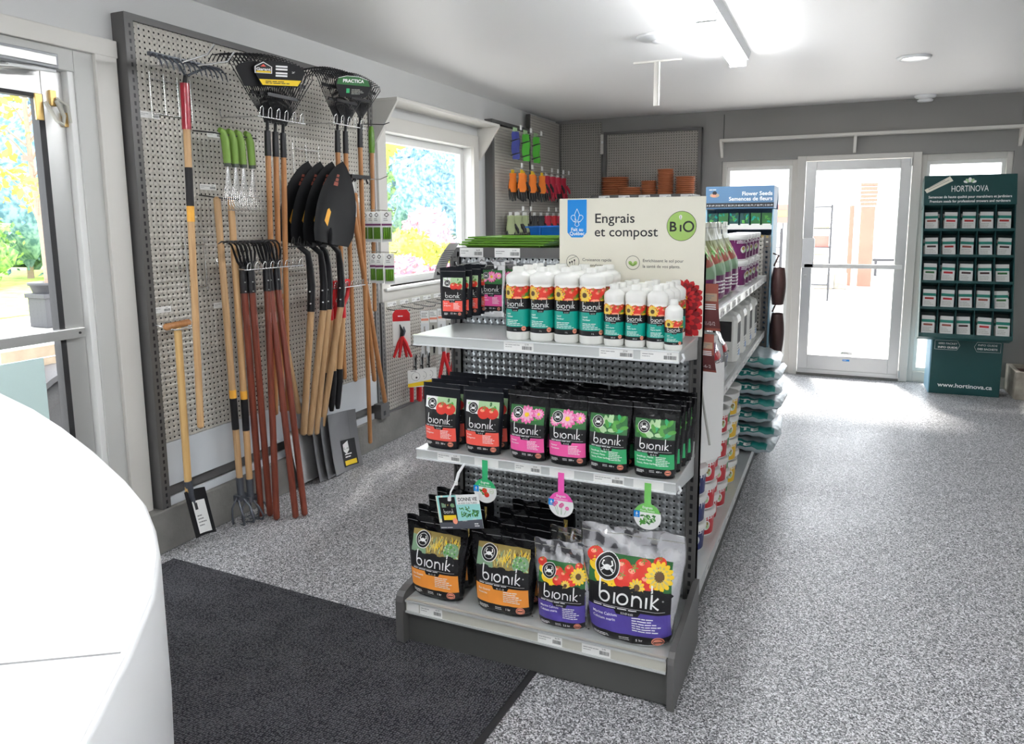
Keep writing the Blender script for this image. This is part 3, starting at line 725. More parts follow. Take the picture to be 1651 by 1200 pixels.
link('base', MB().lathe([(0.0, -0.022), (0.075, -0.022), (0.085, -0.006), (0.085, 0)], 'fixture_white', c=(0.58, 7.40, ZC-0.0005), n=32), t)
link('vent_ring', MB().lathe([(0.058, 0), (0.05, -0.004), (0.05, -0.012), (0.062, -0.016), (0.058, -0.028), (0, -0.03)], 'fixture_white', c=(0.58, 7.40, ZC-0.023), n=32), t)
t = thing('ceiling_hanger', 'slim white post hanging from a crossbar on the ceiling', 'hanger', (-1.18, 5.02, ZC))
link('post', MB().box(-1.20, -1.16, 5.0, 5.012, 2.245, ZC-0.012, 'trim_paint').box(-1.165, -1.16, 4.985, 5.0, 2.245, ZC-0.012, 'vinyl_white'), t, 0.001)
link('crossbar', MB().box(-1.34, -1.02, 5.0, 5.014, ZC-0.012, ZC-0.0005, 'trim_paint'), t)

# --- entrance mat
b = MB().box(-3.4+0.75, -0.885, 0.55, 2.18, 0.0005, 0.008, 'mat_pile')
T = Matrix.Translation((-0.887, 2.09, 0)) @ Matrix.Rotation(math.radians(-2.2), 4, 'Z')
b = MB().box(-1.80, 0, -1.75, 0.09, 0.0005, 0.008, 'mat_pile', T)
t = tag(link('door_mat', b), 'large dark grey ribbed entrance mat on the speckled floor', 'mat')
link('edge_binding', MB().box(0, 0.022, -1.75, 0.09, 0.0005, 0.006, 'rubber', T), t)

# --- white counter in the foreground
top = [(-2.85, 1.62), (-2.5, 1.483), (-2.2, 1.39), (-1.922, 1.287), (-1.65, 1.175), (-1.396, 1.06), (-1.25, .985), (-1.13, .906), (-1.03, .83), (-.921, .727), (-.822, .606), (-.719, .466), (-.64, .30), (-.60, .12), (-.60, -.1)]
def inset(pts, d):
    out = []
    for i, p in enumerate(pts):
        a = Vector(pts[max(i-1, 0)]); c = Vector(pts[min(i+1, len(pts)-1)]); e = (c-a).normalized(); n = Vector((e.y, -e.x))
        out.append((p[0]+n.x*d, p[1]+n.y*d))
    return out
back = [(-1.9, -.1), (-2.2, .1), (-2.85, .35)]
t = thing('service_counter', 'white curved service counter in the near corner beside the left door', 'counter', (-1.6, .6, 0))
j = 10
p1 = top[:11]; 
link('worktop', MB().prism((top+[(-1.55, -.1), (-1.9, .1), (-2.85, .5)])[::-1], 'z', 0.915, 0.95, 'counter_white'), t, 0.004)
lo = [inset(top, q) for q in (0.006, -0.002, -0.006, -0.006, 0.0, 0.03, 0.09)]
zz = [0.9503, 0.9475, 0.94, 0.70, 0.50, 0.25, 0.0085]
n = len(top); vs = [(p[0], p[1], z) for L_, z in zip(lo, zz) for p in L_]
link('front_panel', MB().add(vs, [(r*n+i, r*n+i+1, (r+1)*n+i+1, (r+1)*n+i) for r in range(6) for i in range(n-1)], 'counter_side', True), t)
link('worktop_joint', MB().tube([(-0.828, .602, .9502), (-0.945, .525, .9502), (-1.6, .12, .9502)], 0.0016, 'ink_grey', 5), t)

# ================================================================== ISLAND GONDOLA
GX0, GX1, GY, GE = -1.365, -0.415, 2.49, 4.88      # outer sides, near panel face, far end
def price_tag(parent, x, y, z, w=0.085, h=0.032, face='-y', seed=1, blank=False):
    a = Art(0.0002); a.rect(0, 0, w, h, 'paper', 0)
    if not blank:
        a.lines(w*.05, h*.62, w*.55, 1, .01, h*.07, 'ink_grey', 1, seed); a.lines(w*.05, h*.4, w*.3, 1, .01, h*.06, 'ink_grey', 1, seed+1)
        rnd = random.Random(seed); q = w*.62
        while q < w*.95: l = w*rnd.uniform(.008, .025); a.rect(q, h*.2, q+l, h*.58, 'ink', 1); q += l+w*.012
        a.text('%d.%02d' % (rnd.randint(8, 49), 99), w*.7, h*.68, h*.22, 'ink', 1)
    S = plane((x, y, z), (1, 0, 0), (0, 0, 1)) if face == '-y' else plane((x, y, z), (0, 1, 0), (0, 0, 1))
    return a.build('price_tag', S, parent)
G = thing('display_gondola', 'grey metal island shelving unit with perforated end panel and stocked shelves', 'store shelf', (-0.89, 2.3, 0))
# near end: base
b = MB().box(-1.358, -0.424, 2.10, 2.482, 0.150, 0.170, 'shelf_metal')
for i in range(9):
    for j in range(3): b.lathe([(0.0035, 0), (0.0, 0.0006)], 'ink', c=(-1.30+i*0.1, 2.16+j*.1, 0.1701), n=8)
base = link('base_deck', b, G)
b = MB().box(-1.356, -0.428, 2.086, 2.10, 0.126, 0.172, 'rail_beige').box(-1.356, -0.428, 2.081, 2.088, 0.124, 0.131, 'shelf_metal').box(-1.356, -0.428, 2.081, 2.088, 0.165, 0.172, 'shelf_metal')
r = link('price_rail', b, base)
price_tag(r, -1.298, 2.0855, 0.131, 0.09, 0.034, seed=21); price_tag(r, -0.85, 2.0855, 0.131, 0.085, 0.034, seed=22); price_tag(r, -0.698, 2.0855, 0.131, 0.095, 0.034, seed=23)
price_tag(r, -1.352, 2.0857, 0.132, 0.05, 0.032, blank=True)
link('kick_plate', MB().box(-1.357, -0.425, 2.104, 2.12, 0.0085, 0.126, 'charcoal'), G)
prof = [(2.49, .0085), (2.076, .0085), (2.070, .015), (2.070, .165), (2.076, .185), (2.092, .198), (2.13, .206), (2.25, .214), (2.40, .235), (2.49, .25)]
for x0, x1 in ((GX0-.024, GX0+.006), (GX1-.006, GX1+.014)): link('end_bracket', MB().prism(prof, 'x', x0, x1, 'steel_grey'), G, 0.006)
for x0 in (GX0, GX1-0.04):
    u = link('upright', MB().box(-0.02, 0.02, GY-0.012, GY+0.03, 0, 1.385, 'upright_x').box(-0.02, -0.012, GY-0.016, GY+0.03, 0, 1.385, 'steel_grey').box(0.012, 0.02, GY-0.016, GY+0.03, 0, 1.385, 'steel_grey'), None)
    u.parent = G; u.location = (x0+0.02+0.89, -2.3, 0)
link('peg_panel', MB().box(GX0+0.04, GX1-0.04, GY, GY+0.012, 0.17, 1.365, 'peg_end'), G)
tb = link('top_shelf', MB().box(GX0, -.80, GY-0.01, GE, 1.385, 1.40, 'shelf_metal').box(GX0, -.80, GY-0.016, GY-0.008, 1.366, 1.402, 'steel_grey'), G)
price_tag(tb, -1.32, GY-0.0165, 1.366, 0.098, 0.034, seed=31); price_tag(tb, -1.175, GY-0.0165, 1.366, 0.102, 0.034, seed=32)
def end_shelf(z, tags, tab):
    b = MB().box(GX0+0.02, GX1-0.012, 2.178, GY-0.002, z-0.014, z, 'shelf_metal')
    s = link('shelf', b, G, 0.002)
    b = MB().box(GX0+0.02, GX1-0.012, 2.168, 2.178, z-0.034, z+0.001, 'shelf_metal').box(GX0+0.02, GX1-0.012, 2.163, 2.17, z-0.036, z-0.031, 'clear_plastic').box(GX0+0.02, GX1-0.012, 2.163, 2.17, z-0.003, z+0.001, 'clear_plastic')
    r = link('price_rail', b, s)
    for i, (x, w, bl) in enumerate(tags): price_tag(r, x, 2.1675, z-0.0325, w, 0.030, seed=int(z*100)+i, blank=bl)
    for x in (GX0+0.021, GX1-0.018):
        link('shelf_bracket', MB().prism([(GY-0.016, z+tab), (GY-0.016, z-0.075), (GY-0.03, z-0.075), (2.18, z-0.034), (2.18, z-0.001), (GY-0.05, z-0.001), (GY-0.05, z+tab)], 'x', x, x+0.005, 'shelf_metal'), s)
    link('rail_end_curl', MB().tube([(GX1-0.004, 2.165, z-.03), (GX1+.004, 2.16, z-.018), (GX1-.002, 2.163, z-.005)], 0.004, 'clear_plastic', 6), s)
    return s
ZT, ZM = 1.112, 0.705
end_shelf(ZT, [(-1.0, .105, 0), (-.675, .108, 0), (-.545, .115, 0)], -.0005)
end_shelf(ZM, [(-1.26, .09, 0), (-1.115, .09, 1), (-.965, .095, 0), (-.84, .085, 1), (-.69, .10, 0), (-.56, .095, 1)], .045)
# long run behind the near end
link('spine_panel', MB().box(-0.902, -0.878, GY+0.03, GE-0.03, 0.15, 1.385, 'peg_beige'), G)
for sg in (1, -1):
    X = lambda d: -0.89+sg*d
    lo_, hi_ = sorted((X(0.012), X(0.455)))
    s = link('base_deck', MB().box(lo_, hi_, GY+0.03, GE, 0.148, 0.163, 'shelf_metal'), G)
    b = MB()
    for y0, y1 in ((GY+0.03, 3.69), (3.695, GE)): b.box(*sorted((X(0.455), X(0.468))), y0, y1, 0.118, 0.166, 'shelf_metal')
    r = link('price_rail', b, s)
    link('kick_plate', MB().box(*sorted((X(0.43), X(0.445))), GY+0.03, GE, 0.004, 0.118, 'charcoal'), G)
    if sg > 0:
        for i, y in enumerate((2.75, 3.02, 3.3, 3.55, 3.85, 4.1)): price_tag(r, X(0.4685), y, 0.124, 0.09, 0.034, face='x', seed=40+i)
    for z in (1.150, 0.800):
        for y0, y1 in ((2.90, 3.69), (3.695, GE-0.03)):
            s = link('shelf', MB().box(lo_, hi_-.005, y0, y1, z-0.014, z, 'shelf_metal'), G)
            r = link('price_rail', MB().box(*sorted((X(0.452), X(0.464))), y0, y1, z-0.036, z+0.001, 'shelf_metal'), s)
            if sg > 0:
                q = y0+.06
                while q < y1-.12: price_tag(r, X(0.4645), q, z-0.034, 0.09, 0.03, face='x', seed=int(q*50)); q += .17
            for y in (y0+.005, y1-.01):
                link('shelf_bracket', MB().prism([(X(0.012), z-.014), (X(.44), z-.014), (X(.44), z-.03), (X(.012), z-.08)], 'y', y, y+.004, 'steel_grey'), s)
link('far_panel', MB().box(GX0+0.04, GX1-0.04, GE-0.012, GE, 0.17, 1.385, 'peg_back'), G)
for x0 in (GX0, GX1-0.04):                               # far uprights: open slots let the daylight through
    b = MB().box(x0, x0+0.013, GE-0.006, GE+0.006, 0, 1.40, 'steel_grey').box(x0+0.027, x0+0.04, GE-0.006, GE+0.006, 0, 1.40, 'steel_grey')
    z = 0.0
    while z < 1.39: b.box(x0+0.013, x0+0.027, GE-0.006, GE+0.006, z, z+0.019, 'steel_grey'); z += 0.0317
    link('upright', b, G)

# ------------------------------------------------------------------ pouches
def pouch(name, w, h, t, wb, body, lab, lw, z0, lh, foil=0.0, seed=1, lean=0.0, label_fn=None, neck=.80):
    """stand-up pouch prototype at the origin, front towards -y; returns its root"""
    rnd = random.Random(seed); ph = [rnd.uniform(0, 6.28) for _ in range(6)]
    def hw(v): return (wb+(w-wb)*min(1, v/.75))/2*(1-.035*math.exp(-((v-.02)/.03)**2))
    def th(v):
        if v < .1: return t/2*(.72+.28*math.sin(v/.1*PI/2))
        if v < .36: return t/2
        if v < neck+.06: return t/2*(.045+.955*(.5+.5*math.cos((v-.36)/(neck+.06-.36)*PI))**.8)
        return t/2*.045
    def P(u, v, sgn, off=0):
        v_ = v; k = max(0.0, 1-abs(u)**3.2)**.55
        amp = foil*(.25+1.1*max(0, v-.6))
        wr = amp*(math.sin(7*u+9*v*3+ph[0])*.5+math.sin(13*u-21*v+ph[1])*.35+math.sin(3*u+31*v+ph[2])*.35+math.sin(23*u+5*v+ph[3])*.2)
        y = -(th(v)*k)*sgn+wr*(1-abs(u)**4)-lean*max(0, v-.75)**1.5*t*2
        x = u*hw(v)+amp*.4*math.sin(17*v+ph[4])
        z = v*h+(amp*.6*math.sin(9*u+ph[5]) if v > .95 else 0)+h*.012*(u*u)*(1 if v < .05 else 0)
        return Vector((x, y-off*sgn, z))
    root = thing(name, '', 'pouch')
    b = MB(); nu, nv = (40, 48) if w > .18 else (20, 32); vs = []; fs = []
    for j in range(nv+1):
        v = j/nv
        for i in range(nu+1): vs.append(P(-1+2*i/nu, v, 1))
        for i in range(1, nu): vs.append(P(1-2*i/nu, v, -1))
    m = 2*nu
    for j in range(nv):
        for i in range(m): fs.append((j*m+i, j*m+(i+1) % m, (j+1)*m+(i+1) % m, (j+1)*m+i))
    b.add(vs, fs, body, True); b.add(vs[:m], [tuple(range(m-1, -1, -1))], body, False); b.add(vs[-m:], [tuple(range(m))], body, False)
    link('pouch_body', b, root)
    S = lambda x, z, off=0: P(max(-.985, min(.985, x/hw(max(0, min(1, (z0+z)/h))))), max(0, min(1, (z0+z)/h)), 1, off+.0006)
    lab.build('front_label', S, root, 0.0002, max(.006, w*.035))
    # seal line and tear notches across the top
    sb = Art(0.0002); sb.rect(-w*.49, h*.93-z0, w*.49, h*.936-z0, 'ink_grey' if body != 'foil' else 'loop_grey', 0, 12); sb.build('zip_seal', S, root, 0.0002)
    return root
def stock(proto, rows, dy, front_label, behind_fmt, group, rz=0.0, dx=0.0, jit=0.02, seed=1, first=True):
    """place proto at its location (front row) and copies behind it"""
    rnd = random.Random(seed); proto['group'] = group
    out = [proto]; proto['label'] = front_label
    x, y, z = proto.location
    for i in range(1, rows):
        out.append(dup(proto, (x+dx*i+rnd.uniform(-.004, .004), y+dy*i, z), rz+rnd.uniform(-jit, jit), behind_fmt % ORD[i-1]))
    return out
gM = 'stand-up pouches on the middle shelf'
WORDS = {'red': ['Fruits', '& légumes'], 'pink': ['Flower', 'Floraison'], 'green': ['Seedlings, Herbs', '& Green Plants', 'Semis, Fines herbes'], 'orange': ['Bat Guano', 'Insectes'], 'purple': ['Marine Calcium', 'Calcium marin']}
def small_pouch(kind):
    cfg = {'red': ('red_print', 'tomato', '250 g', '5-5-5', 'film_matte'), 'pink': ('pink_print', 'flower', '250 g', '4-4-8', 'film_black'), 'green': ('green_print', 'leaf', '400 g', '8-3-3', 'film_black')}[kind]
    return pouch('fertilizer_pouch',   .152, .232, .056, .128, cfg[4], pouch_label(.124, .172, cfg[0], cfg[1], WORDS[kind], cfg[2], cfg[3]), .124, .012, .172, foil=.0015 if cfg[4] == 'film_matte' else .0045, seed=len(kind))
for kind, xs in (('red', (-1.262, -1.100)), ('pink', (-.932, -.790)), ('green', (-.650, -.502))):
    pr = small_pouch(kind)
    for i, x in enumerate(xs):
        o = pr if i == 0 else dup(pr)
        o.location = (x, 2.213 if kind != 'green' else 2.206, ZM+.0005); o.rotation_euler.z = (-.05, .03)[i]
        side = ('left', 'right')[i]
        colw = {'red': 'red label with tomatoes', 'pink': 'pink label with flowers', 'green': 'green label with herb leaves'}[kind]
        stock(o, 4, .0635, 'front black pouch with %s, %s of its pair' % (colw, side), 'black pouch, %s label, %%s behind the %s front one' % (kind, side), gM, dx=(.006 if kind == 'green' else .0), jit=.03, seed=i*3+len(kind))
# bottom deck
gB = 'stand-up bags on the bottom deck'
pr = pouch('fertilizer_bag', .25, .285, .084, .20, 'film_black', pouch_label(.192, .225, 'orange_print', 'grass', WORDS['orange'], '1 kg', '6-1-2'), .192, .012, .225, foil=.0065, seed=4)
for i, (x, rows) in enumerate(((-1.263, 6), (-1.0, 6))):
    o = pr if i == 0 else dup(pr)
    o.location = (x, (2.160, 2.158)[i], .1735); o.rotation_euler.z = (-.03, .02)[i]
    side = ('left', 'right')[i]
    o['group'] = gB; o['label'] = 'black bag with orange label, %s of the two at the front of the bottom deck' % side
    o['category'] = 'bag'
    for r in range(1, 4):
        dup(o, (x+(-.012*r, .01*r)[i], 2.160+r*.0935, .1735), (-.03, .02)[i]+random.uniform(-.06, .06), 'black orange-label bag, %s behind the %s front one' % (ORD[r-1], side))
pr = pouch('fertilizer_bag', .20, .288, .085, .165, 'foil', pouch_label(.158, .215, 'purple_print', 'veg', WORDS['purple'], '2.5 kg', '0.2-07-0.02'), .158, .006, .215, foil=.007, seed=9)
pr.location = (-.785, 2.152, .1735); pr.rotation_euler.z = .06; pr['group'] = gB; pr['category'] = 'bag'
pr['label'] = 'smaller silver bag with purple label between the orange bags and the big bag'
dup(pr, (-.772, 2.262, .1735), .0, 'silver bag standing right behind the smaller purple-label bag')
pr = pouch('fertilizer_bag', .335, .365, .12, .255, 'foil', pouch_label(.262, .272, 'purple_print', 'veg', WORDS['purple'], '5 kg', '0.2-07-0.02'), .262, .006, .272, foil=.010, seed=12)
pr.location = (-.561, 2.168, .1735); pr.rotation_euler.z = .05; pr['category'] = 'bag'
pr['label'] = 'largest silver bag with purple label, right end of the bottom deck'

# ------------------------------------------------------------------ bottles
def bottle(r, h, words, vol):
    root = thing('fertilizer_bottle', '', 'bottle')
    sh = h-.028
    b = MB().lathe([(r*.9, 0), (r, .006), (r, sh-.032), (r*.965, sh-.030), (r*.965, sh-.026), (r, sh-.024), (r, sh-.006), (r*.93, sh), (r*.45, sh+.012), (r*.40, sh+.012)], 'bottle_white', n=36)
    link('bottle_body', b, root)
    c = [(r*.46, 0), (r*.46, .016), (r*.42, .019)]
    link('cap', MB().lathe(c, 'bottle_white', c=(0, 0, h-.02), n=28), root)
    S = lambda x, z, off=0: Vector((math.sin(x/r)*(r+off), -math.cos(x/r)*(r+off), z))
    l0, l1 = h*.115, sh-.036; L = l1-l0; W = r*2.3; a = Art(.0001); w2 = PI*r*.999
    a.rect(-w2, l0, w2, l0+L*.11, 'label_black', 0, 40); a.rect(-w2, l0+L*.11, w2, l0+L*.50, 'teal_print', 0, 40); a.rect(-w2, l0+L*.50, w2, l0+L*.74, 'label_black', 0, 40)
    pic(a, 'bottle', -w2*.62, l0+L*.72, w2*.62, l1); a.rect(-w2, l0+L*.72, -w2*.62, l1, 'tomato_dark', 0, 10); a.rect(w2*.62, l0+L*.72, w2, l1, 'tomato_dark', 0, 10)
    a.rect(-w2*.62, l0+L*.64, w2*.62, l0+L*.735, 'label_black', 4, 24)
    logo(a, -W*.36, l0+L*.565, W*.66, layer=5); a.lines(-W*.36, l0+L*.53, W*.75, 1, .01, L*.012, 'white_print', 5, 4)
    a.poly([(-r*.28, l0+L*.505), (-r*.22, l0+L*.455), (r*.22, l0+L*.455), (r*.28, l0+L*.505)], 'label_black', 2); a.text('2-3-5', 0, l0+L*.465, L*.03, 'white_print', 3, 'c', fit=r*.3)
    for i, q in enumerate(words): a.text(q, -W*.36, l0+L*(.385-.06*i), L*.05, 'white_print', 3, bold=.012)
    a.lines(-W*.36, l0+L*.25, W*.66, 4, L*.036, L*.013, 'white_print', 3, 8)
    a.text(vol, 0, l0+L*.035, L*.045, 'white_print', 3, 'c'); a.disc(W*.3, l0+L*.075, r*.2, 'salmon', 3, 14); a.rect(W*.26, l0+L*.066, W*.34, l0+L*.085, 'label_black', 4)
    a.build('wrap_label', S, root, .0002, r*.2)
    return root
gT = 'white bottles on the top shelf'
def bottle_block(pr, cols, rows, y0, dy, z, size, shift=0.0):
    pr['group'] = gT; n = len(cols); k = 0
    wd = ['leftmost', 'second from left', 'third from left', 'rightmost'] if n == 4 else ['left', 'middle', 'right']
    for r in range(rows):
        for i, x in enumerate(cols):
            o = pr if k == 0 else dup(pr)
            o.location = (x+shift*r, y0+dy*r, z); o.rotation_euler.z = (.16, .2, .34, .36)[i]+random.uniform(-.06, .06)
            o['label'] = ('%s white bottle with teal label, front row, %s of its size' % (size, wd[i])) if r == 0 else '%s white bottle with teal label, %s behind the %s front bottle' % (size, ORD[r-1], wd[i])
            k += 1
bottle_block(bottle(.0415, .240, ['Liquid', 'Fertilizer'], '1 L'), (-.9695, -.885, -.8005, -.716), 3, 2.222, .086, ZT+.0005, 'large')
bottle_block(bottle(.0325, .192, ['Liquid', 'Engrais liquide'], '500 ml'), (-.641, -.573, -.505), 4, 2.213, .068, ZT+.0005, 'medium', .004)
s = bottle(.027, .152, ['Liquid', 'Engrais liquide'], '250 ml'); s.location = (-.452, 2.196, ZT+.0005); s.rotation_euler.z = .28; s['group'] = gT; s['label'] = 'smallest white bottle, right end of the top shelf front row'

# ------------------------------------------------------------------ sign board
W_, H_ = .505, .462; parts = {}
def sheet(n):
    parts[n] = Art(.0003); return parts[n]
a = sheet('blue_banner')
a.poly([(.03, .458), (.03, .345), (.045, .328), (.085, .328), (.10, .345), (.10, .458)], 'quebec_blue', 1)
cx, cy = .065, .395                                        # fleur-de-lis in outline
for pts in ([(cx, cy+.032), (cx-.009, cy+.012), (cx-.004, cy-.008), (cx, cy-.008), (cx+.004, cy-.008), (cx+.009, cy+.012), (cx, cy+.032)],
            arc(cx-.014, cy+.002, .008, 200, -30, 10)+[(cx-.007, cy-.010)], arc(cx+.014, cy+.002, .008, -20, 210, 10), [(cx-.022, cy-.001), (cx-.012, cy-.012), (cx-.005, cy-.012)], [(cx+.022, cy-.001), (cx+.012, cy-.012), (cx+.005, cy-.012)],
            [(cx-.012, cy-.013), (cx+.012, cy-.013)], [(cx-.005, cy-.014), (cx-.008, cy-.024), (cx, cy-.03), (cx+.008, cy-.024), (cx+.005, cy-.014)]): a.stroke(pts, .0019, 'white_print', 2)
a.text('Fait au', cx, .350, .017, 'white_print', 2, 'c', bold=.02); a.text('Québec', cx, .336, .017, 'white_print', 2, 'c', bold=.02)
a = sheet('headline'); a.text('Engrais', .128, .378, .046, 'ink', 1, bold=.008, fit=.142); a.text('et compost', .128, .332, .046, 'ink', 1, bold=.008, fit=.222)
a = sheet('green_seal'); a.disc(.428, .366, .049, 'ink', 1, 40); a.disc(.428, .366, .0475, 'bio_green', 2, 40); a.text('B', .387, .349, .045, 'ink', 3, bold=.02); a.text('ı', .4205, .349, .045, 'ink', 3, bold=.02); a.ring(.451, .3645, .0185, .0058, 'ink', 3)
a.petals(.4245, .386, .017, 1, 'white_print', 3, .6, 0, PI/2); a.stroke([(.4245, .386), (.4245, .40)], .0012, 'ink', 4)
for x, y, q in ((.05, .243, 0), (.266, .243, 1), (.05, .155, 2), (.266, .155, 3)):
    a = sheet('claim_icon_%d' % q); a.ring(x, y, .024, .0014, 'ink', 1)
    if q == 0:
        for dx, hh in ((-.011, .008), (-.003, .011), (.006, .016)): a.rect(.05+dx, .232, .05+dx+.0014, .232+hh, 'ink', 1); a.disc(.05+dx, .232+hh, .003, 'ink', 1, 8, .004)
        a.stroke([(.036, .25), (.05, .257), (.064, .262)], .0012, 'ink', 1)
    elif q == 1:
        for sg in (-1, 1): a.petals(.266, .232, .021, 1, 'bio_green', 1+.2*sg, .62, 0, PI/2-.72*sg); a.stroke([(.266, .232), (.266+.011*sg, .2425)], .0012, 'leaf_dark', 2)
    else: a.petals(x, .149, .012, 3, 'ink_grey', 1, .5, 0, PI/2)
for i, (l1, l2, x, y) in enumerate((('Croissance rapide', 'et abondante.', .085, .246), ('Enrichissent le sol pour', 'la santé de vos plants.', .30, .246), ('Écoresponsables, faits à', 'base de résidus marins.', .085, .160), ('Facile à utiliser : une', 'seule fois par année.', .30, .160))):
    a = sheet('claim_text_%d' % i); a.text(l1, x, y, .0145, 'ink', 1); a.text(l2, x, y-.019, .0145, 'ink', 1)
a = sheet('flower_picture')
for cx, cy, r in ((.445, .13, .062), (.432, .06, .082)):
    for k, (q, n) in enumerate(((1, 17), (.82, 15), (.62, 13), (.42, 10), (.25, 7))): a.petals(cx, cy, r*q, n, ('dahlia', 'dahlia_dark')[k % 2], 2+k*.6+(.2 if cy < .1 else 0), .36-.02*k, r*q*.15, k*.3)
    for i in range(9): a.disc(cx+r*.12*math.cos(i*.7), cy+r*.12*math.sin(i*.7), r*.035, 'sun_yellow', 6, 6)
for i in range(len(a.p)):                                   # keep the flowers inside the board
    vs, fs, mt, ly = a.p[i]; a.p[i] = ([(min(max(x, .0015), W_-.0015), min(max(y, .0015), H_-.0015)) for x, y in vs], fs, mt, ly)
SX, SY = -.918, GY-.022
t = thing('sign_board', 'cream printed sign about fertilizer and compost standing behind the white bottles', 'sign', (SX, SY, ZT))
link('board', MB().box(SX, SX+W_, SY, SY+.004, ZT+.0005, ZT+H_, 'paper_cream'), t)
for n_, a in parts.items(): a.build('claim_text' if 'claim_text' in n_ else ('claim_icon' if 'claim_icon' in n_ else n_), plane((SX, SY, ZT), (1, 0, 0), (0, 0, 1)), t, .0004)

# ------------------------------------------------------------------ shelf wobblers, clip card, hanging pouches, strips
def wobbler(x, z, colr, l2, kind, label):
    a = Art(.0002); R = .043
    a.disc(0, 0, R, 'white_print', 0, 36)
    pts = arc(0, 0, R, 18, 162, 18); a.poly(pts, colr, 1); a.rect(-.0105, R*.9, .0105, .108, colr, 1, 1, 4)
    a.text('Engrais', 0, .0255, .0115, 'white_print', 2, 'c', bold=.015); a.text(l2, 0, .0165, .0082, 'white_print', 2, 'c', fit=.045)
    a.rect(-.043, -.006, -.024, .016, 'quebec_blue', 2); a.stroke([(-.0335, .012), (-.0335, .002)], .003, 'white_print', 3); a.stroke([(-.038, .006), (-.029, .006)], .002, 'white_print', 3); a.text('Fait', -.0335, -.003, .006, 'white_print', 3, 'c')
    rnd = random.Random(len(l2))
    if kind == 'veg':
        for cx, cy in ((-.002, .001), (.006, -.013)): a.disc(cx, cy, .0095, 'tomato_red', 2, 14); a.petals(cx, cy+.006, .005, 5, 'leaf_green', 3)
        for i in range(9): a.disc(rnd.uniform(-.02, .0), rnd.uniform(-.015, .004), .005, 'leaf_green', 1.6, 8, .0025, rnd.uniform(0, 3))
        a.ring(.024, .001, .0085, .0009, 'bio_green', 2); a.text('BiO', .024, -.002, .007, 'bio_green', 2, 'c')
    elif kind == 'flower':
        for i in range(5):
            q = rnd.uniform(-.024, .026); y = rnd.uniform(-.012, .008); a.stroke([(q, y), (q*.5, -.034)], .0009, 'leaf_green', 1.5); a.petals(q, y, .0075, 9, 'petal_pink', 2, .5); a.disc(q, y, .002, 'petal_light', 3, 8)
    else:
        for i in range(34): a.disc(rnd.uniform(-.02, .021), rnd.uniform(-.026, .004), .007, rnd.choice(['leaf_green', 'leaf_dark', 'leaf_green', 'leaf_pale']), 1.5+i*.04, 8, .003, rnd.uniform(0, 3))
    def S(x_, y_, off): return Vector((x+x_, 2.1605-off-(.02*max(0, .06-abs(y_-.02))*(0 if y_ > .05 else 1)), z+y_))
    mb = MB(); a.into(mb, S, .0004)
    return one('shelf_wobbler', mb, label, 'shelf sign', 'round shelf wobblers', (x, 2.16, z))
wobbler(-1.072, .590, 'tag_green', 'Fruits et légumes', 'veg', 'round green-topped shelf sign with tomatoes, below the red-label pouches')
wobbler(-.797, .583, 'tag_pink', 'Floraison', 'flower', 'round pink-topped shelf sign below the pink-label pouches')
wobbler(-.512, .588, 'tag_lime', 'Fines herbes', 'herb', 'round lime-topped shelf sign with herbs, below the green-label pouches')
t = thing('clip_card', 'printed advert card hanging on a clear clip from the middle shelf', 'card', (-1.16, 2.15, ZM-.03))
link('clip', MB().tube([(-1.148, 2.158, ZM-.028), (-1.152, 2.12, ZM-.05), (-1.150, 2.10, ZM-.072)], .006, 'clear_plastic', 8, .35).tube([(-1.150, 2.10, ZM-.07), (-1.156, 2.07, ZM-.10), (-1.150, 2.052, ZM-.115)], .003, 'clear_plastic', 8).lathe([(.006, 0), (.006, .012)], 'white_print', c=(-1.150, 2.098, ZM-.084), n=10).lathe([(.006, 0), (.006, .012)], 'white_print', c=(-1.150, 2.05, ZM-.122), n=10), t)
a = Art(.0002); cw, ch = .178, .112
a.rect(0, 0, cw, ch, 'card_teal', 0); a.rect(0, 0, .03, ch, 'paper_cream', .5); a.rect(.004, .035, .02, ch, 'card_teal', .6); a.rect(.085, .08, cw, ch, 'white_print', 1); a.poly([(0, 0), (cw, 0), (cw, .03), (.0, .022)], 'card_slate', 1)
a.rect(.012, .022, .08, .106, 'label_black', 2); pic(a, 'grass', .02, .072, .074, .092); a.rect(.022, .03, .075, .046, 'sticker_yellow', 3); logo(a, .026, .052, .042, layer=5); a.disc(.068, .026, .010, 'salmon', 4)
a.text('DONNE VIE', .092, .091, .0165, 'ink', 2, bold=.02, fit=.078); a.text('À VOS CULTURES', .092, .081, .008, 'ink', 2, fit=.076)
rnd = random.Random(5)
for cx, cy, q in ((.115, .055, .02), (.155, .05, .013)):
    for i in range(26): a.disc(cx+rnd.uniform(-q, q), cy+rnd.uniform(-q, q)*.8, .005, rnd.choice(['leaf_green', 'leaf_dark']), 2+i*.03, 7, .002, rnd.uniform(0, 3))
a.lines(.145, .014, .028, 2, .007, .003, 'white_print', 2); a.lines(.004, .004, .09, 1, .007, .002, 'white_print', 2); a.text('AVANT', .098, .024, .006, 'white_print', 3); a.text('APRÈS', .14, .029, .006, 'white_print', 3)
ang = math.radians(13); ex = Vector((math.cos(ang), -.12, math.sin(ang))); ez = Vector((-math.sin(ang), .12, math.cos(ang)))
mb = MB(); S = plane((-1.192, 2.062, .472), ex, ez); a.into(mb, S, .001)
mb.add([S(0, 0), S(cw, 0), S(cw, ch), S(0, ch)], [(3, 2, 1, 0)], 'paper'); link('card', mb, t)

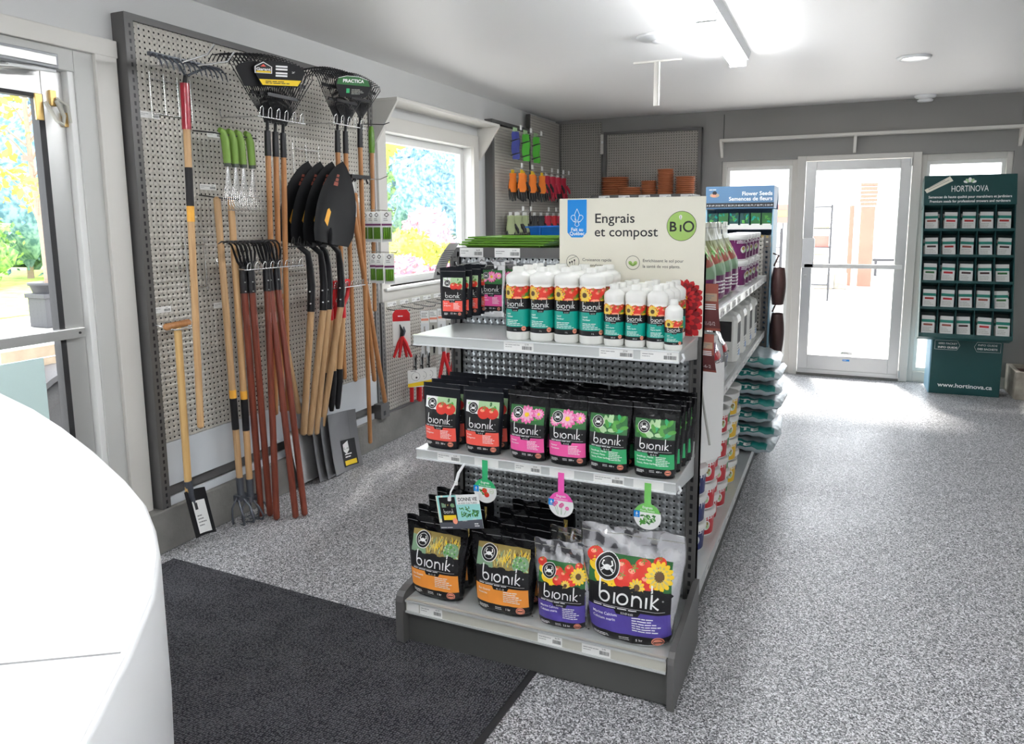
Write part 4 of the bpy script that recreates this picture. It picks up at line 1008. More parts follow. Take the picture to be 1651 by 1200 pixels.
def hang_pouch(w, h, t_, body, lab, lw, z0, lh, seed):
    r = pouch('hanging_pouch', w, h, t_, w*.96, body, lab, lw, z0, lh, foil=.0022, seed=seed, neck=.78)
    return r
def peg_hook(parent, x, z, l, y=GY):
    link('peg_hook', MB().tube([(x, y-.001, z+.012), (x, y-.02, z+.004), (x, y-l, z), (x, y-l-.006, z+.012)], .0022, 'wire', 6).box(x-.012, x+.012, y-.003, y-.0005, z, z+.026, 'wire'), parent)
peg_hook(G, -1.235, 1.345, .20); peg_hook(G, -1.16, 1.355, .07)
rp = hang_pouch(.098, .182, .02, 'film_matte', pouch_label(.074, .135, 'red_print', 'tomato', WORDS['red'], '50 g', '5-5-5'), .074, .012, .135, 31)
rp.location = (-1.255, 2.296, 1.155); rp.rotation_euler.z = .12; rp['label'] = 'small black hanging pouch with red label, foremost on the left hook'; rp['group'] = 'hanging pouches'
for i in range(3): dup(rp, (-1.243+.012*i, 2.325+.045*i, 1.157+.002*i), .06+.03*i, 'small black hanging pouch with red label, %s behind the foremost one' % ORD[i])
pp = hang_pouch(.108, .20, .018, 'foil', pouch_label(.084, .148, 'pink_print', 'flower', WORDS['pink'], '50 g', '4-4-8'), .084, .022, .148, 33)
pp.location = (-1.16, 2.418, 1.153); pp.rotation_euler.z = -.03; pp['label'] = 'silver hanging pouch with pink label beside the leftmost large bottle'
dup(pp, (-1.13, 2.452, 1.155), -.05, 'silver hanging pouch half hidden behind the pink-label one')
# curled paper strips at the two uprights
b = MB(); b.grid(lambda u, v: Vector((-1.395+.052*v**2+.012*u+.03*(v), 2.40+.06*u-.02*v, 1.285+.135*v)), 2, 10, 'paper')
for i in range(9): b.add([(-1.39+.052*q**2+.03*q, 2.398-.02*q, 1.285+.135*q) for q in (.3+.06*i, .32+.06*i)]+[(-1.378+.052*q**2+.03*q, 2.458-.02*q, 1.286+.135*q) for q in (.32+.06*i, .3+.06*i)], [(0, 1, 2, 3)], 'ink_grey')
b.box(-1.385, -1.383, 2.41, 2.44, 1.30, 1.318, 'ink')
one('shelf_leaflet', b, 'curled printed paper strip at the left upright beside the window', 'leaflet', loc=(-1.36, 2.44, 1.3))
def curl_tag(x, y, z0, z1, code, label):
    t = thing('product_tag', label, 'tag', (x, y, z0), 'curled product tags')
    h = z1-z0; w = .058
    def P(u, v): return Vector((x+.004+w*u+.012*v-.012, y-.02*math.sin(v*PI)-.012*u, z1-h*v))
    b = MB().grid(lambda u, v: P(u, v), 3, 14, 'tag_brown')
    f = link('front_strip', b, t)
    a = Art(.0003); a.rect(.08, .20, .92, .36, 'tag_beige', 1, 2, 2); a.lines(.12, .33, .7, 3, .045, .02, 'ink_grey', 2); a.rect(0.0, .52, 1, .94, 'tag_brown_dark', 1, 2, 4)
    a.text(code, .10, .90, .12, 'white_print', 2, fit=.62)
    for i in range(3): a.rect(.1, .42+.045*i, .85, .445+.045*i, 'white_print', 2, 2)
    for i in range(len(a.p)):
        if a.p[i][2] == 'white_print' and len(a.p[i][0]) > 20: a.p[i] = ([(q, 1.78-r) for q, r in a.p[i][0]], a.p[i][1], a.p[i][2], a.p[i][3])
    a.build('tag_print', lambda u, v, o: P(u, v)+Vector((0, -o-.0005, 0)), f)
    b = MB().grid(lambda u, v: Vector((x-.03-.012*math.sin(v*PI)+.025*v, y+.004+.05*u, z1-.05-(h-.05)*v)), 2, 10, 'loop_grey').grid(lambda u, v: Vector((x-.005+.004*u, y+.004-.05*u*0+.04*u, z0+.002)), 1, 1, 'loop_grey')
    link('loop', b, t)
curl_tag(-.425, 2.545, 1.125, 1.285, '11-12-12', 'upper curled red-brown product tag at the corner of the island shelves')
curl_tag(-.432, 2.53, .985, 1.115, '6-6-2', 'lower curled red-brown product tag at the corner of the island shelves')
one('plastic_sleeve', MB().grid(lambda u, v: Vector((-.445+.075*u, 2.54+.16*u+.01*math.sin(v*5), .99-.35*v)), 4, 8, 'vinyl_white').tube([(-.43, 2.53, .98), (-.41, 2.535, .85), (-.39, 2.55, .72)], .004, 'loop_grey', 6), 'white plastic sleeve hanging below the curled tags at the corner upright', 'sleeve')

# ------------------------------------------------------------------ goods on the aisle side of the island
def side_bag(kind):
    lw, lh = .2, .25; a = Art(.0003); x0 = -lw/2
    a.rect(x0, 0, -x0, lh*.42, 'pail_purple' if kind == 0 else 'ink', 0, 6, 4); a.rect(x0, lh*.42, -x0, lh*.62, 'grass_dull', 0, 6, 3); a.rect(x0, lh*.62, -x0, lh, 'bag_olive', 0, 6, 4)
    a.poly([(x0, lh*.6), (-x0, lh*.7), (-x0, lh*.92), (x0, lh*.75)], 'tag_brown', 1); a.lines(x0*.8, lh*.3, lw*.8, 4, lh*.06, lh*.025, 'white_print', 2, 3)
    for i in range(10): a.disc(random.uniform(x0, -x0)*.9, lh*random.uniform(.66, .95), .016, random.choice(['leaf_green', 'leaf_pale', 'leaf_dark']), 1.5+i*.05, 8, .008, i)
    return pouch('fertilizer_bag', .235, .335, .13, .19, 'bag_pale', a, lw, .01, lh, foil=.005, seed=40+kind)
pr = side_bag(0); pr['category'] = 'bag'; pr['group'] = 'bags on the upper aisle shelf'
for i in range(4):
    o = pr if i == 0 else dup(pr)
    o.location = (-.525, 3.02+.225*i, 1.1505); o.rotation_euler.z = PI/2+random.uniform(-.08, .08)
    o['label'] = 'tall pale bag with purple label, %s from the near end of the upper aisle shelf' % ORD[i]
def tub(name, r, h, colr, lid='pail_white', cat='tub', cyl=0.95):
    t = thing(name, '', cat)
    link('pail_body', MB().lathe([(r*.86, 0), (r*.9, .004), (r, h-.018), (r, h-.014)], 'pail_white', n=28), t)
    link('lid', MB().lathe([(r*1.05, -.024), (r*1.07, -.02), (r*1.07, -.003), (r*1.03, 0), (r*.9, -.004), (0, -.005)], lid, c=(0, 0, h), n=28), t)
    S = lambda x, z, off=0: (lambda q: Vector((math.sin(x/r)*(q+off), -math.cos(x/r)*(q+off), z)))(r*(.9+.1*z/h))
    a = Art(.0003); a.rect(-2.7*r, .008, 2.7*r, h-.03, colr, 0, 36, 3); a.disc(r*.1, h*.42, r*.27, 'pail_white', 2, 18); a.disc(r*.1, h*.46, r*.15, 'grass_brown', 3, 14); a.disc(r*.18, h*.36, r*.12, 'leaf_pale', 3, 12)
    a.lines(-r*.5, h*.72, r*1.2, 2, h*.06, h*.03, 'white_print', 2, 3); a.rect(-1.45*r, .008, -1.3*r, h-.03, 'paper', 1, 1, 3); a.rect(1.3*r, .008, 1.45*r, h-.03, 'paper', 1, 1, 3)
    a.build('wrap_label', S, t, .0008, r*.3)
    return t
pr = tub('fertilizer_tub', .066, .135, 'pail_purple'); k = 0; pr['group'] = 'white-lidded tubs on the upper aisle shelf'
for lv in range(2):
    for i in range(5):
        o = pr if k == 0 else dup(pr); k += 1
        o.location = (-.52, 4.02+.15*i, 1.1505+.136*lv); o.rotation_euler.z = PI/2-.5+random.uniform(-.3, .3)
        o['label'] = 'white-lidded purple tub, %s layer, %s from the near end of its row' % (('lower', 'upper')[lv], ORD[i])
pr = tub('fertilizer_tub', .075, .12, 'pail_purple'); pr['group'] = 'purple tubs on the lower aisle shelf'
for i in range(2):
    o = pr if i == 0 else dup(pr)
    o.location = (-.52, 3.00, .8005+.121*i); o.rotation_euler.z = .5+i*.2; o['label'] = 'purple-label tub at the near end of the lower aisle shelf, %s of two' % ('bottom', 'top')[i]
def mesh_bag():
    a = Art(.0003); a.rect(-.07, 0, .07, .10, 'ink_grey', 0, 4, 4); a.rect(-.07, .07, .07, .10, 'pail_red', 1, 4, 1); a.rect(-.03, .015, .02, .05, 'pail_blue', 1); a.lines(-.06, .06, .12, 2, .01, .004, 'white_print', 1, 3)
    return pouch('fertilizer_bag', .20, .235, .10, .16, 'foil', a, .14, .03, .10, foil=.006, seed=51)
pr = mesh_bag(); pr['category'] = 'bag'; pr['group'] = 'silver bags on the lower aisle shelf'
for i in range(2):
    o = pr if i == 0 else dup(pr)
    o.location = (-.515, 3.25+.22*i, .8005); o.rotation_euler.z = PI/2+.1*i; o['label'] = 'silver bag with red and grey label on the lower aisle shelf, %s one' % ('nearer', 'farther')[i]
def jug():
    t = thing('jug', '', 'jug'); pts = [(-.085, -.06), (-.06, -.075), (.06, -.075), (.085, -.06), (.085, .06), (.06, .075), (-.06, .075), (-.085, .06)]
    b = MB().prism(pts, 'z', 0, .205, 'bottle_white')
    n = 8; up = [(p[0]*.9, p[1]*.9, .225) for p in pts]; mid = [(p[0], p[1], .205) for p in pts]; tp = [(p[0]*.28, p[1]*.32, .25) for p in pts]
    b.add(mid+up+tp, [(r*n+i, r*n+(i+1) % n, (r+1)*n+(i+1) % n, (r+1)*n+i) for r in range(2) for i in range(n)], 'bottle_white')
    link('jug_body', b, t, .004); link('cap', MB().lathe([(.026, 0), (.026, .026), (.022, .03), (0, .03)], 'glove_black', c=(0, 0, .245), n=18), t)
    link('handle', MB().tube([(.02, .045, .235), (.02, .075, .25), (.02, .095, .20), (.02, .077, .12)], .011, 'bottle_white', 8), t)
    a = Art(.0004); a.rect(-.055, .012, .055, .19, 'paper', 0); a.rect(-.055, .085, .055, .19, 'ink', 1); a.lines(-.045, .07, .09, 4, .014, .006, 'ink_grey', 1, 3)
    a.disc(.02, .035, .018, 'quebec_blue', 1, 12)
    a.build('front_label', plane((0, -.0752, 0), (1, 0, 0), (0, 0, 1)), t)
    a2 = Art(.0004); a2.rect(-.05, .1, .05, .2, 'ink', 0); a2.lines(-.045, .08, .09, 4, .014, .006, 'ink_grey', 1, 3); a2.build('side_label', plane((-.0852, 0, 0), (0, -1, 0), (0, 0, 1)), t)
    return t
pr = jug(); pr['group'] = 'white jugs on the lower aisle shelf'
for i in range(4):
    o = pr if i == 0 else dup(pr)
    o.location = (-.53, 3.80+.26*i, .8005); o.rotation_euler.z = PI/2; o['label'] = 'white jug with black label panel, %s from the near end of the lower aisle shelf' % ORD[i]
PC = ['navy', 'red', 'red', 'red', 'green', 'yellow', 'blue']
protos = {}
for i, cn in enumerate(PC):
    if cn not in protos: protos[cn] = tub('fertilizer_pail', .078, .117, 'pail_'+cn, cat='pail'); fresh = True
    else: fresh = False
    for lv in range(3 if i == 0 else 4):
        o = protos[cn] if (fresh and lv == 0) else dup(protos[cn])
        o.location = (-.535 + (.012 if i % 2 else 0), 2.93+.172*i, .1635+.118*lv); o.rotation_euler.z = .55+random.uniform(-.25, .25)+.05*i
        o['group'] = 'pails stacked on the aisle base'
        o['label'] = 'white pail with %s label, %s of the %s stack from the near end' % (cn, ('lowest', 'second up', 'third up', 'top')[lv], ORD[i])
def sack():
    t = thing('fertilizer_sack', '', 'sack'); L_, D_, H_ = .56, .46, .076
    def P(u, v):
        a = 2*PI*u; c, s = math.cos(a), math.sin(a); x = (v-.5)*L_
        e = max(0.0, 1-abs(2*v-1)**5)**.45
        y = D_/2*math.copysign(abs(c)**.55, c)*(.86+.14*e); z = H_/2*math.copysign(abs(s)**.75, s)*max(.03, e)
        z += .004*math.sin(9*x/L_*6+4*y/D_)+.003*math.sin(23*v+u*18)
        if abs(2*v-1) > .96: y += .012*math.sin(40*u*PI)
        return Vector((x, y, z+H_/2))
    link('sack_body', MB().grid(P, 40, 30, 'sack_film'), t)
    a = Art(.0005); a.rect(-.265, .15, .245, .70, 'sack_teal', 0); a.text('NUTRITE', -.2, .27, .36, 'white_print', 1, bold=.03, fit=.36)
    a.build('printed_band', lambda x, z, off: P(.53-z*.24, .5+x/L_)+Vector((0, -off*2-.0012, off*2+.001)), t, .0006, .02)
    return t
pr = sack()
for i in range(7):
    o = pr if i == 0 else dup(pr)
    o.location = (-.575+(.0, .02, -.01, .03, .015, .02, .0)[i], 4.50, .1725+.0825*i); o.rotation_euler.z = (-.05, .03, .0, -.04, .03, -.02, .02)[i]
    o.rotation_euler.y = (.05, .02, .0, .02, .03, .02, .08)[i]
    o['label'] = 'pale plastic sack with teal band lying in the aisle stack, %s' % ('lowest', 'second from the floor', 'third from the floor', 'fourth from the floor', 'third from the top', 'second from the top', 'topmost')[i]
    o['group'] = 'sacks stacked at the far end of the island'
# trays on top of the island
def tray(x0, x1, y0, y1, z, h, m, fl=.02):
    b = MB(); e = .012
    b.box(x0+e, x1-e, y0+e, y1-e, z, z+.004, m)
    for (a0, a1, b0, b1, tx, ty) in ((x0, x1, y0, y0, 0, 1), (x0, x1, y1, y1, 0, -1)):
        b.add([(x0+e, b0+ty*e, z), (x1-e, b0+ty*e, z), (x1, b0, z+h), (x0, b0, z+h)], [(0, 1, 2, 3)], m); b.add([(x0+e+.003, b0+ty*(e+.003), z), (x1-e-.003, b0+ty*(e+.003), z), (x1-.003, b0+ty*.003, z+h), (x0+.003, b0+ty*.003, z+h)], [(3, 2, 1, 0)], m)
    for xx, tx in ((x0, 1), (x1, -1)):
        b.add([(xx+tx*e, y0+e, z), (xx+tx*e, y1-e, z), (xx, y1, z+h), (xx, y0, z+h)], [(0, 1, 2, 3)], m)
    b.box(x0-.012, x1+.012, y0-.012, y0+.002, z+h-.006, z+h, m).box(x0-.012, x1+.012, y1-.002, y1+.012, z+h-.006, z+h, m).box(x0-.012, x0+.002, y0, y1, z+h-.006, z+h, m).box(x1-.002, x1+.012, y0, y1, z+h-.006, z+h, m)
    return b
for i in range(4):
    one('seedling_tray', tray(-1.32+.008*i, -1.0+.016*i, 2.50+.01*i, 2.80, 1.4008+.0085*i, .014, 'tray_green'), 'shallow green plastic tray on top of the island, %s of the pile' % ('bottom', 'second up', 'third up', 'top')[i], 'tray', 'pile of green trays', loc=(-1.16, 2.65, 1.40))
for i in range(2):
    x0 = -1.20+.21*i
    t = one('storage_tray', tray(x0, x0+.19, 2.86, 3.18, 1.4008, .075, 'tray_blue'), 'blue plastic bin on top of the island behind the green trays, %s one' % ('left', 'right')[i], 'bin', 'blue bins', loc=(x0+.1, 3.0, 1.4))
    link('moulded_rib', MB().box(x0+.02, x0+.17, 2.853, 2.858, 1.43, 1.436, 'tray_blue').box(x0+.05, x0+.056, 2.853, 2.858, 1.405, 1.47, 'tray_blue'), t)

# ------------------------------------------------------------------ flower seed rack beyond the island
RX0, RX1, RY = -.825, -.408, 4.925
t = thing('seed_rack', 'blue-headed flower seed rack standing behind the far end of the island', 'display rack', (-.62, 5.1, 0))
link('carcass', MB().box(RX0, RX0+.008, RY+.01, RY+.34, 0, 1.56, 'seed_light').box(RX1-.008, RX1, RY+.01, RY+.34, 0, 1.56, 'seed_light').box(RX0, RX1, RY+.332, RY+.34, 0, 1.7, 'seed_blue').box(RX0, RX1, RY+.01, RY+.34, 0, .1, 'seed_blue'), t)
hd = link('header', MB().prism([(RY, 1.565), (RY-.012, 1.705), (RY+.33, 1.705), (RY+.20, 1.565)], 'x', RX0, RX1, 'seed_blue'), t)
a = Art(.0004); w = RX1-RX0
a.text('Flower Seeds', w-.01, .082, .034, 'white_print', 1, 'r', bold=.02); a.text('Semences de fleurs', w-.01, .05, .034, 'white_print', 1, 'r', bold=.02); a.rect(0, .008, w, .036, 'ink', 1)
a.text('A $1.69 | B $1.99 | C $2.29 | D $2.49 | E $2.79 | F $2.99 | G $3.49', .006, .0155, .014, 'white_print', 2, fit=w-.012)
a.disc(.055, .085, .03, 'tag_beige', 1, 16, .014); a.disc(.055, .1, .014, 'ink', 2, 12, .012); a.disc(.05, .083, .014, 'salmon', 2, 12, .008); a.lines(.02, .118, .08, 1, .01, .005, 'white_print', 1)
a.build('header_print', plane((RX0, RY-.0005, 1.565), (1, 0, 0), (0, -.085, 1)), hd)
gS = 'packets in the flower seed rack'
for z, n, kd in ((1.445, 6, 0), (1.335, 6, 1)):
    s = link('pocket_shelf', MB().box(RX0+.008, RX1-.008, RY+.02, RY+.33, z-.008, z-.002, 'brown_dark').box(RX0+.008, RX1-.008, RY+.016, RY+.02, z-.012, z+.016, 'paper' if kd == 0 else 'tag_beige'), t)
    for i in range(n):
        x = RX0+.012+.0665*i
        a = Art(.0003); c = (('hort_teal', 'leaf_dark', 'hort_teal', 'hort_teal', 'leaf_dark', 'leaf_dark') if kd == 0 else ('tag_beige', 'brown_dark', 'tag_brown', 'brown_dark', 'tag_beige', 'grass_brown'))[i]
        b = MB().box(x, x+.06, RY+.032, RY+.044, z, z+.092 if kd == 0 else z+.06, c)
        for q in range(8): a.disc(random.uniform(.008, .052), random.uniform(.03, .085 if kd == 0 else .055), .012, random.choice(['leaf_green', 'leaf_dark', 'teal_print'] if kd == 0 else ['tag_beige', 'grass_brown']), 1+q*.1, 8, .005, q)
        a.rect(.004, .004, .056, .024, 'paper', 2)
        a.into(b, plane((x, RY+.0315, z), (1, 0, 0), (0, 0, 1)))
        one('seed_packet', b, 'flower seed packet in the %s row of the blue-headed rack, %s pocket' % (('upper', 'lower')[kd], ORD[i]), 'seed packet', gS, (x+.03, RY+.038, z))
for i, (z0, z1, dy) in enumerate(((.955, 1.22, 0), (.63, .925, .02))):
    b = MB().grid(lambda u, v: Vector((-.365+(.034+.012*math.sin(v*PI))*math.cos(2*PI*u), 4.99+dy+(.05+.02*math.sin(v*PI))*math.sin(2*PI*u), z1-.03-(z1-z0-.03)*v)), 16, 14, 'brown_dark')
    t2 = tag(link('tool_pouch', b, None, 0, (-.365, 4.99, z0)), 'dark brown pouch hanging beside the flower seed rack, %s one' % ('upper', 'lower')[i], 'pouch', 'brown hanging pouches')
    link('strap', MB().tube([(-.395, 4.97+dy, z1-.02), (-.37, 4.98+dy, z1+.05), (-.404, 4.99+dy, z1+.06)], .006, 'brown_dark', 6), t2)

# ================================================================== SEED PACKET STAND
HX0, HX1 = .612, 1.275
t = thing('packet_stand', 'tall dark teal cardboard stand of seed packets by the back entrance', 'display stand', (1.0, 7.2, 0))
link('pedestal', MB().box(.745, 1.262, 7.155, 7.50, 0, .50, 'hort_teal').box(.735, .747, 7.165, 7.50, 0, .49, 'seed_light').box(.70, 1.28, 7.05, 7.48, .492, .50, 'hort_teal_dark'), t, .003)  # left side slab is paler: daylight falling there is put into its colour
a = Art(.0005)
a.text('www.hortinova.ca', .262, .062, .05, 'white_print', 1, 'c', bold=.02, fit=.40); PS = plane((.745, 7.1545, 0), (1, 0, 0), (0, 0, 1)); a.build('web_address', PS, t)
for x0, l1, l2, fl in ((.02, 'SEED PACKET', 'INFO GUIDE', 0), (.31, 'INFO GUIDE', 'DES SACHETS', 1)):
    pts = [(x0, .385), (x0+.165, .385), (x0+.185, .425), (x0+.165, .463), (x0, .463), (x0, .385)] if not fl else [(x0+.19, .38), (x0+.02, .38), (x0, .42), (x0+.02, .46), (x0+.19, .46), (x0+.19, .38)]
    a = Art(.0005); a.stroke(pts, .0022, 'white_print', 1); a.text(l1, x0+.095, .43, .022, 'white_print', 1, 'c', fit=.14); a.text(l2, x0+.095, .397, .022, 'white_print', 1, 'c', bold=.03, fit=.145); a.build('guide_panel', PS, t)
# tilted box of pockets: local frame along the slope
o0 = Vector((HX0, 6.90, .535)); ey = Vector((0, .40, 1.315)).normalized(); en = Vector((0, -1, 0)); en = (en-ey*en.dot(ey)).normalized(); ex = Vector((1, 0, 0)); W2, L2 = HX1-HX0, 1.375
SH = lambda x, y, off=0: o0+ex*x+ey*y+en*off
def hbox(mb, x0, x1, y0, y1, d0, d1, m):
    v = [SH(x, y, d) for x in (x0, x1) for y in (y0, y1) for d in (d0, d1)]
    return mb.add(v, [(0, 1, 3, 2), (4, 6, 7, 5), (0, 4, 5, 1), (2, 3, 7, 6), (0, 2, 6, 4), (1, 5, 7, 3)], m)
HB = 1.115                                                   # height of the pocket field
b = MB(); hbox(b, 0, W2, 0, L2, -.14, -.135, 'hort_teal_dark'); hbox(b, 0, .006, 0, HB, -.14, .0, 'hort_teal'); hbox(b, W2-.006, W2, 0, HB, -.14, .0, 'hort_teal'); hbox(b, 0, W2, -.012, 0, -.14, .0, 'hort_teal')
c = link('carcass', b, t)
hd = link('header', hbox(MB(), -.004, W2+.004, HB, L2, -.14, .004, 'hort_teal'), t, .002)
a = Art(.0006)
a.text('HORTINOVA', W2*.5, HB+.115, .075, 'white_print', 1, 'c', fit=.27)
a.text('Semences de haute qualité pour maraîchers et jardiniers', W2*.5, HB+.06, .03, 'white_print', 1, 'c', bold=.02, fit=.60); a.text('Premium seeds for professional growers and gardeners', W2*.5, HB+.022, .03, 'white_print', 1, 'c', bold=.02, fit=.58)
for q, r in ((0, .052), (.5, .046), (-.5, .046), (1.0, .04), (-1.0, .04)):
    a.petals(W2*.5+.012*q, HB+.185, r, 1, 'white_print' if abs(q) in (0, 1.0) else 'leaf_pale', 1+.1*abs(q), .5, .008, PI/2-q)
pts = [(.0, HB+.135), (.018, HB+.105), (.21, HB+.21), (.185, HB+.25)]; a.poly(pts, 'paper_cream', 2)
a.stroke([(.03, HB+.135), (.18, HB+.217)], .004, 'ink_grey', 3); a.stroke([(.025, HB+.148), (.15, HB+.216)], .004, 'ink_grey', 3)
a.build('header_print', lambda x, y, off: SH(x, y, .004+off), hd)
rowh = HB/5; colw = (W2-.012)/5; gH = 'seed packets in the teal stand'
for i in range(1, 5): link('divider', hbox(MB(), .006+colw*i-.002, .006+colw*i+.002, 0, HB, -.135, -.004, 'hort_teal'), c)
for r in range(5):
    z0 = rowh*r
    link('pocket_shelf', hbox(hbox(MB(), .006, W2-.006, z0, z0+.004, -.135, -.002, 'hort_teal'), .006, W2-.006, z0, z0+.022, -.006, -.002, 'hort_teal'), c)
    for i in range(5):
        for q in range(2):
            x0 = .006+colw*i+colw*.14+random.uniform(-.005, .008); w = .095; hh = .150; dd = -.085+.045*q; tl = random.uniform(-.05, .05)
            S = lambda x, y, off, x0=x0, z0=z0, dd=dd, tl=tl: SH(x0+x-tl*y, z0+.0225-.018+y+tl*(x-.04)+.022, dd+off-.16*y*.3)
            b = MB(); v = [S(x, y, d) for x in (0, w) for y in (0, hh) for d in (-.008, 0)]
            b.add(v, [(0, 1, 3, 2), (4, 6, 7, 5), (0, 4, 5, 1), (2, 3, 7, 6), (0, 2, 6, 4), (1, 5, 7, 3)], 'packet_white')
            a = Art(.0005); a.rect(0, hh*.62, w, hh*.78, 'packet_teal', 1); a.rect(w*.15, hh*.43, w*.85, hh*.54, random.choice(['tomato_dark', 'leaf_dark', 'tag_brown', 'pail_red', 'brown_dark']), 1); a.lines(w*.1, hh*.3, w*.8, 3, hh*.09, hh*.03, 'loop_grey', 1, i+r)
            a.into(b, S)
            lab = '%s packet in the %s pocket of the %s row of the teal stand' % (('rear', 'front')[q], ('leftmost', 'second', 'middle', 'fourth', 'rightmost')[i], ('bottom', 'fourth', 'middle', 'second', 'top')[r])
            one('seed_packet', b, 'white '+lab, 'seed packet', gH, tuple(S(w/2, 0, 0)))
# planter in the corner
t = thing('stone_planter', 'weathered square stone planter on the floor right of the teal stand', 'planter', (1.62, 7.35, 0))
b = MB()
for x0, x1, y0, y1 in ((1.36, 1.90, 7.12, 7.16), (1.36, 1.90, 7.50, 7.54), (1.36, 1.40, 7.16, 7.50), (1.86, 1.90, 7.16, 7.50)): b.box(x0, x1, y0, y1, 0, .235, 'stone')
link('basin', b, t, .008); link('soil', MB().box(1.40, 1.86, 7.16, 7.50, 0, .2, 'brown_dark'), t)

# ================================================================== WALL UNITS
def wire_frame(parent, x, y0, y1, z0, z1, n=2, r=.0028):
    b = MB()
    for z in (z0, z1): b.tube([(x, y0, z), (x, y1, z)], r, 'wire', 6)
    for i in range(n+2): b.tube([(x, y0+(y1-y0)*i/(n+1), z0-(.02 if i % (n+1) == 0 else 0)), (x, y0+(y1-y0)*i/(n+1), z1+.03)], r, 'wire', 6)
    return link('wire_hanger', b, parent)
def comb_hook(parent, x0, xe, y0, y1, z, n, h=.035, dark=False):
    """rod on two arms with a row of upright loops that tool heads drop between"""
    m = 'wire_dark' if dark else 'wire'; b = MB()
    b.tube([(xe, y0, z), (xe, y1, z)], .0035, m, 6)
    for y in (y0+.02, y1-.02): b.tube([(x0, y, z+.05), (x0+.01, y, z+.01), (xe, y, z)], .0032, m, 6)
    for i in range(n):
        y = y0+(y1-y0)*(i+.3)/n; w = (y1-y0)/n*.42
        b.tube([(xe, y, z), (xe+.006, y+.002, z+h*.8), (xe+.008, y+w*.5, z+h), (xe+.006, y+w-.002, z+h*.8), (xe, y+w, z)], .0026, m, 6)
    return link('tool_hook', b, parent)
XP = -2.795                                            # face of the perforated panels
U = thing('tool_display', 'tall perforated metal wall unit hung with garden tools beside the left door', 'wall display', (-2.83, 3.2, .2))
b = MB().box(XW+.001, -2.792, -.0, .012, .2, 2.372, 'steel_grey').box(-2.802, -2.792, .012, .042, .2, 2.372, 'steel_grey')
p = MB().box(-.075, 0, -.02, .02, .2, 2.372, 'upright_y').box(-.075, .002, -.026, -.019, .2, 2.372, 'steel_grey')
for y in (2.323, 4.058):
    o = link('upright', p, None); o.parent = U; o.location = (-2.786+2.83, y-3.2, -.2)
link('top_rail', MB().box(XW+.001, -2.785, 2.30, 4.08, 2.345, 2.374, 'steel_grey'), U)
zs = [.50, .868, 1.236, 1.604, 1.972, 2.345]
for i in range(5): link('peg_panel', MB().box(XP-.012, XP, 2.343, 4.038, zs[i]+.001, zs[i+1]-.001, 'peg_beige'), U)
link('lower_panel', MB().box(XP-.012, XP, 2.343, 4.038, .295, .499, 'panel_white'), U)
link('base_rail', MB().box(XP-.04, XP-.02, 2.343, 4.038, .24, .295, 'steel_grey'), U); link('base_panel', MB().box(XP-.012, XP, 2.343, 4.038, .201, .24, 'panel_white'), U)
link('foot', MB().box(XW+.001, -2.74, 3.99, 4.09, .201, .30, 'steel_grey').box(-2.74, -2.7385, 4.02, 4.045, .22, .25, 'ink'), U, .004)
for i, (y, z) in enumerate(((2.345, 1.952), (2.71, 1.905), (2.645, 1.655), (2.33, 1.10), (2.68, 1.085), (3.02, 1.27), (3.72, 1.50), (3.86, 1.62))): price_tag(U, XP+.003, y, z, .10, .028, face='x', seed=60+i)
wire_frame(U, XP+.012, 2.40, 2.62, 1.975, 2.12); wire_frame(U, XP+.012, 3.30, 3.52, 1.73, 1.90, 1); wire_frame(U, XP+.012, 2.53, 2.64, 1.20, 1.40, 0)
for y, path in ((2.50, [(XP, 2.50, 2.185), (-2.62, 2.50, 2.175), (-2.46, 2.53, 2.185), (-2.43, 2.54, 2.225)]), (2.42, [(XP, 2.42, 2.175), (-2.64, 2.42, 2.17), (-2.48, 2.44, 2.20), (-2.45, 2.45, 2.24)])):
    b = MB().tube(path, .0045, 'wire', 6)
    for q in range(5): x = -2.75+.03*q; b.tube([(x, y, 2.174), (x+.004, y, 2.205), (x+.012, y+.002, 2.212), (x+.018, y, 2.174)], .003, 'wire', 6)
    link('tool_hook', b, U)
link('tool_hook', MB().tube([(XP, 2.33, 1.055), (-2.735, 2.33, 1.045), (-2.70, 2.36, 1.03), (-2.70, 2.45, 1.025)], .004, 'wire', 6), U)
link('tool_hook', MB().tube([(XP, 2.40, 1.055), (-2.735, 2.42, 1.045), (-2.69, 2.46, 1.035)], .004, 'wire', 6), U)
link('tool_hook', MB().tube([(XP, 2.64, 1.63), (-2.66, 2.66, 1.612), (-2.655, 2.75, 1.61)], .0035, 'wire_dark', 6), U)
comb_hook(U, XP, -2.60, 2.70, 3.12, 1.275, 8)
comb_hook(U, XP, -2.545, 2.78, 3.12, 1.995, 6, .05); comb_hook(U, XP, -2.56, 3.36, 3.66, 2.03, 5, .05)
comb_hook(U, XP, -2.60, 3.02, 3.46, 1.375, 9, .05, True); comb_hook(U, XP, -2.62, 3.38, 3.74, 1.125, 7)
link('tool_hook', MB().tube([(XP, 2.63, 1.925), (-2.67, 2.63, 1.91), (-2.655, 2.66, 1.905), (-2.65, 2.88, 1.905)], .0035, 'wire_dark', 6), U)
link('tool_hook', MB().tube([(XP, 3.92, 2.10), (-2.60, 3.92, 2.085), (-2.56, 3.92, 2.095)], .003, 'wire_dark', 6).tube([(XP, 3.80, 1.76), (-2.56, 3.80, 1.75), (-2.50, 3.80, 1.77)], .003, 'wire', 6), U)
for z in (1.575, 1.32): link('tool_hook', MB().tube([(XP, 3.86, z), (-2.50, 3.86, z-.01), (-2.49, 3.86, z+.005)], .0025, 'wire', 6), U)

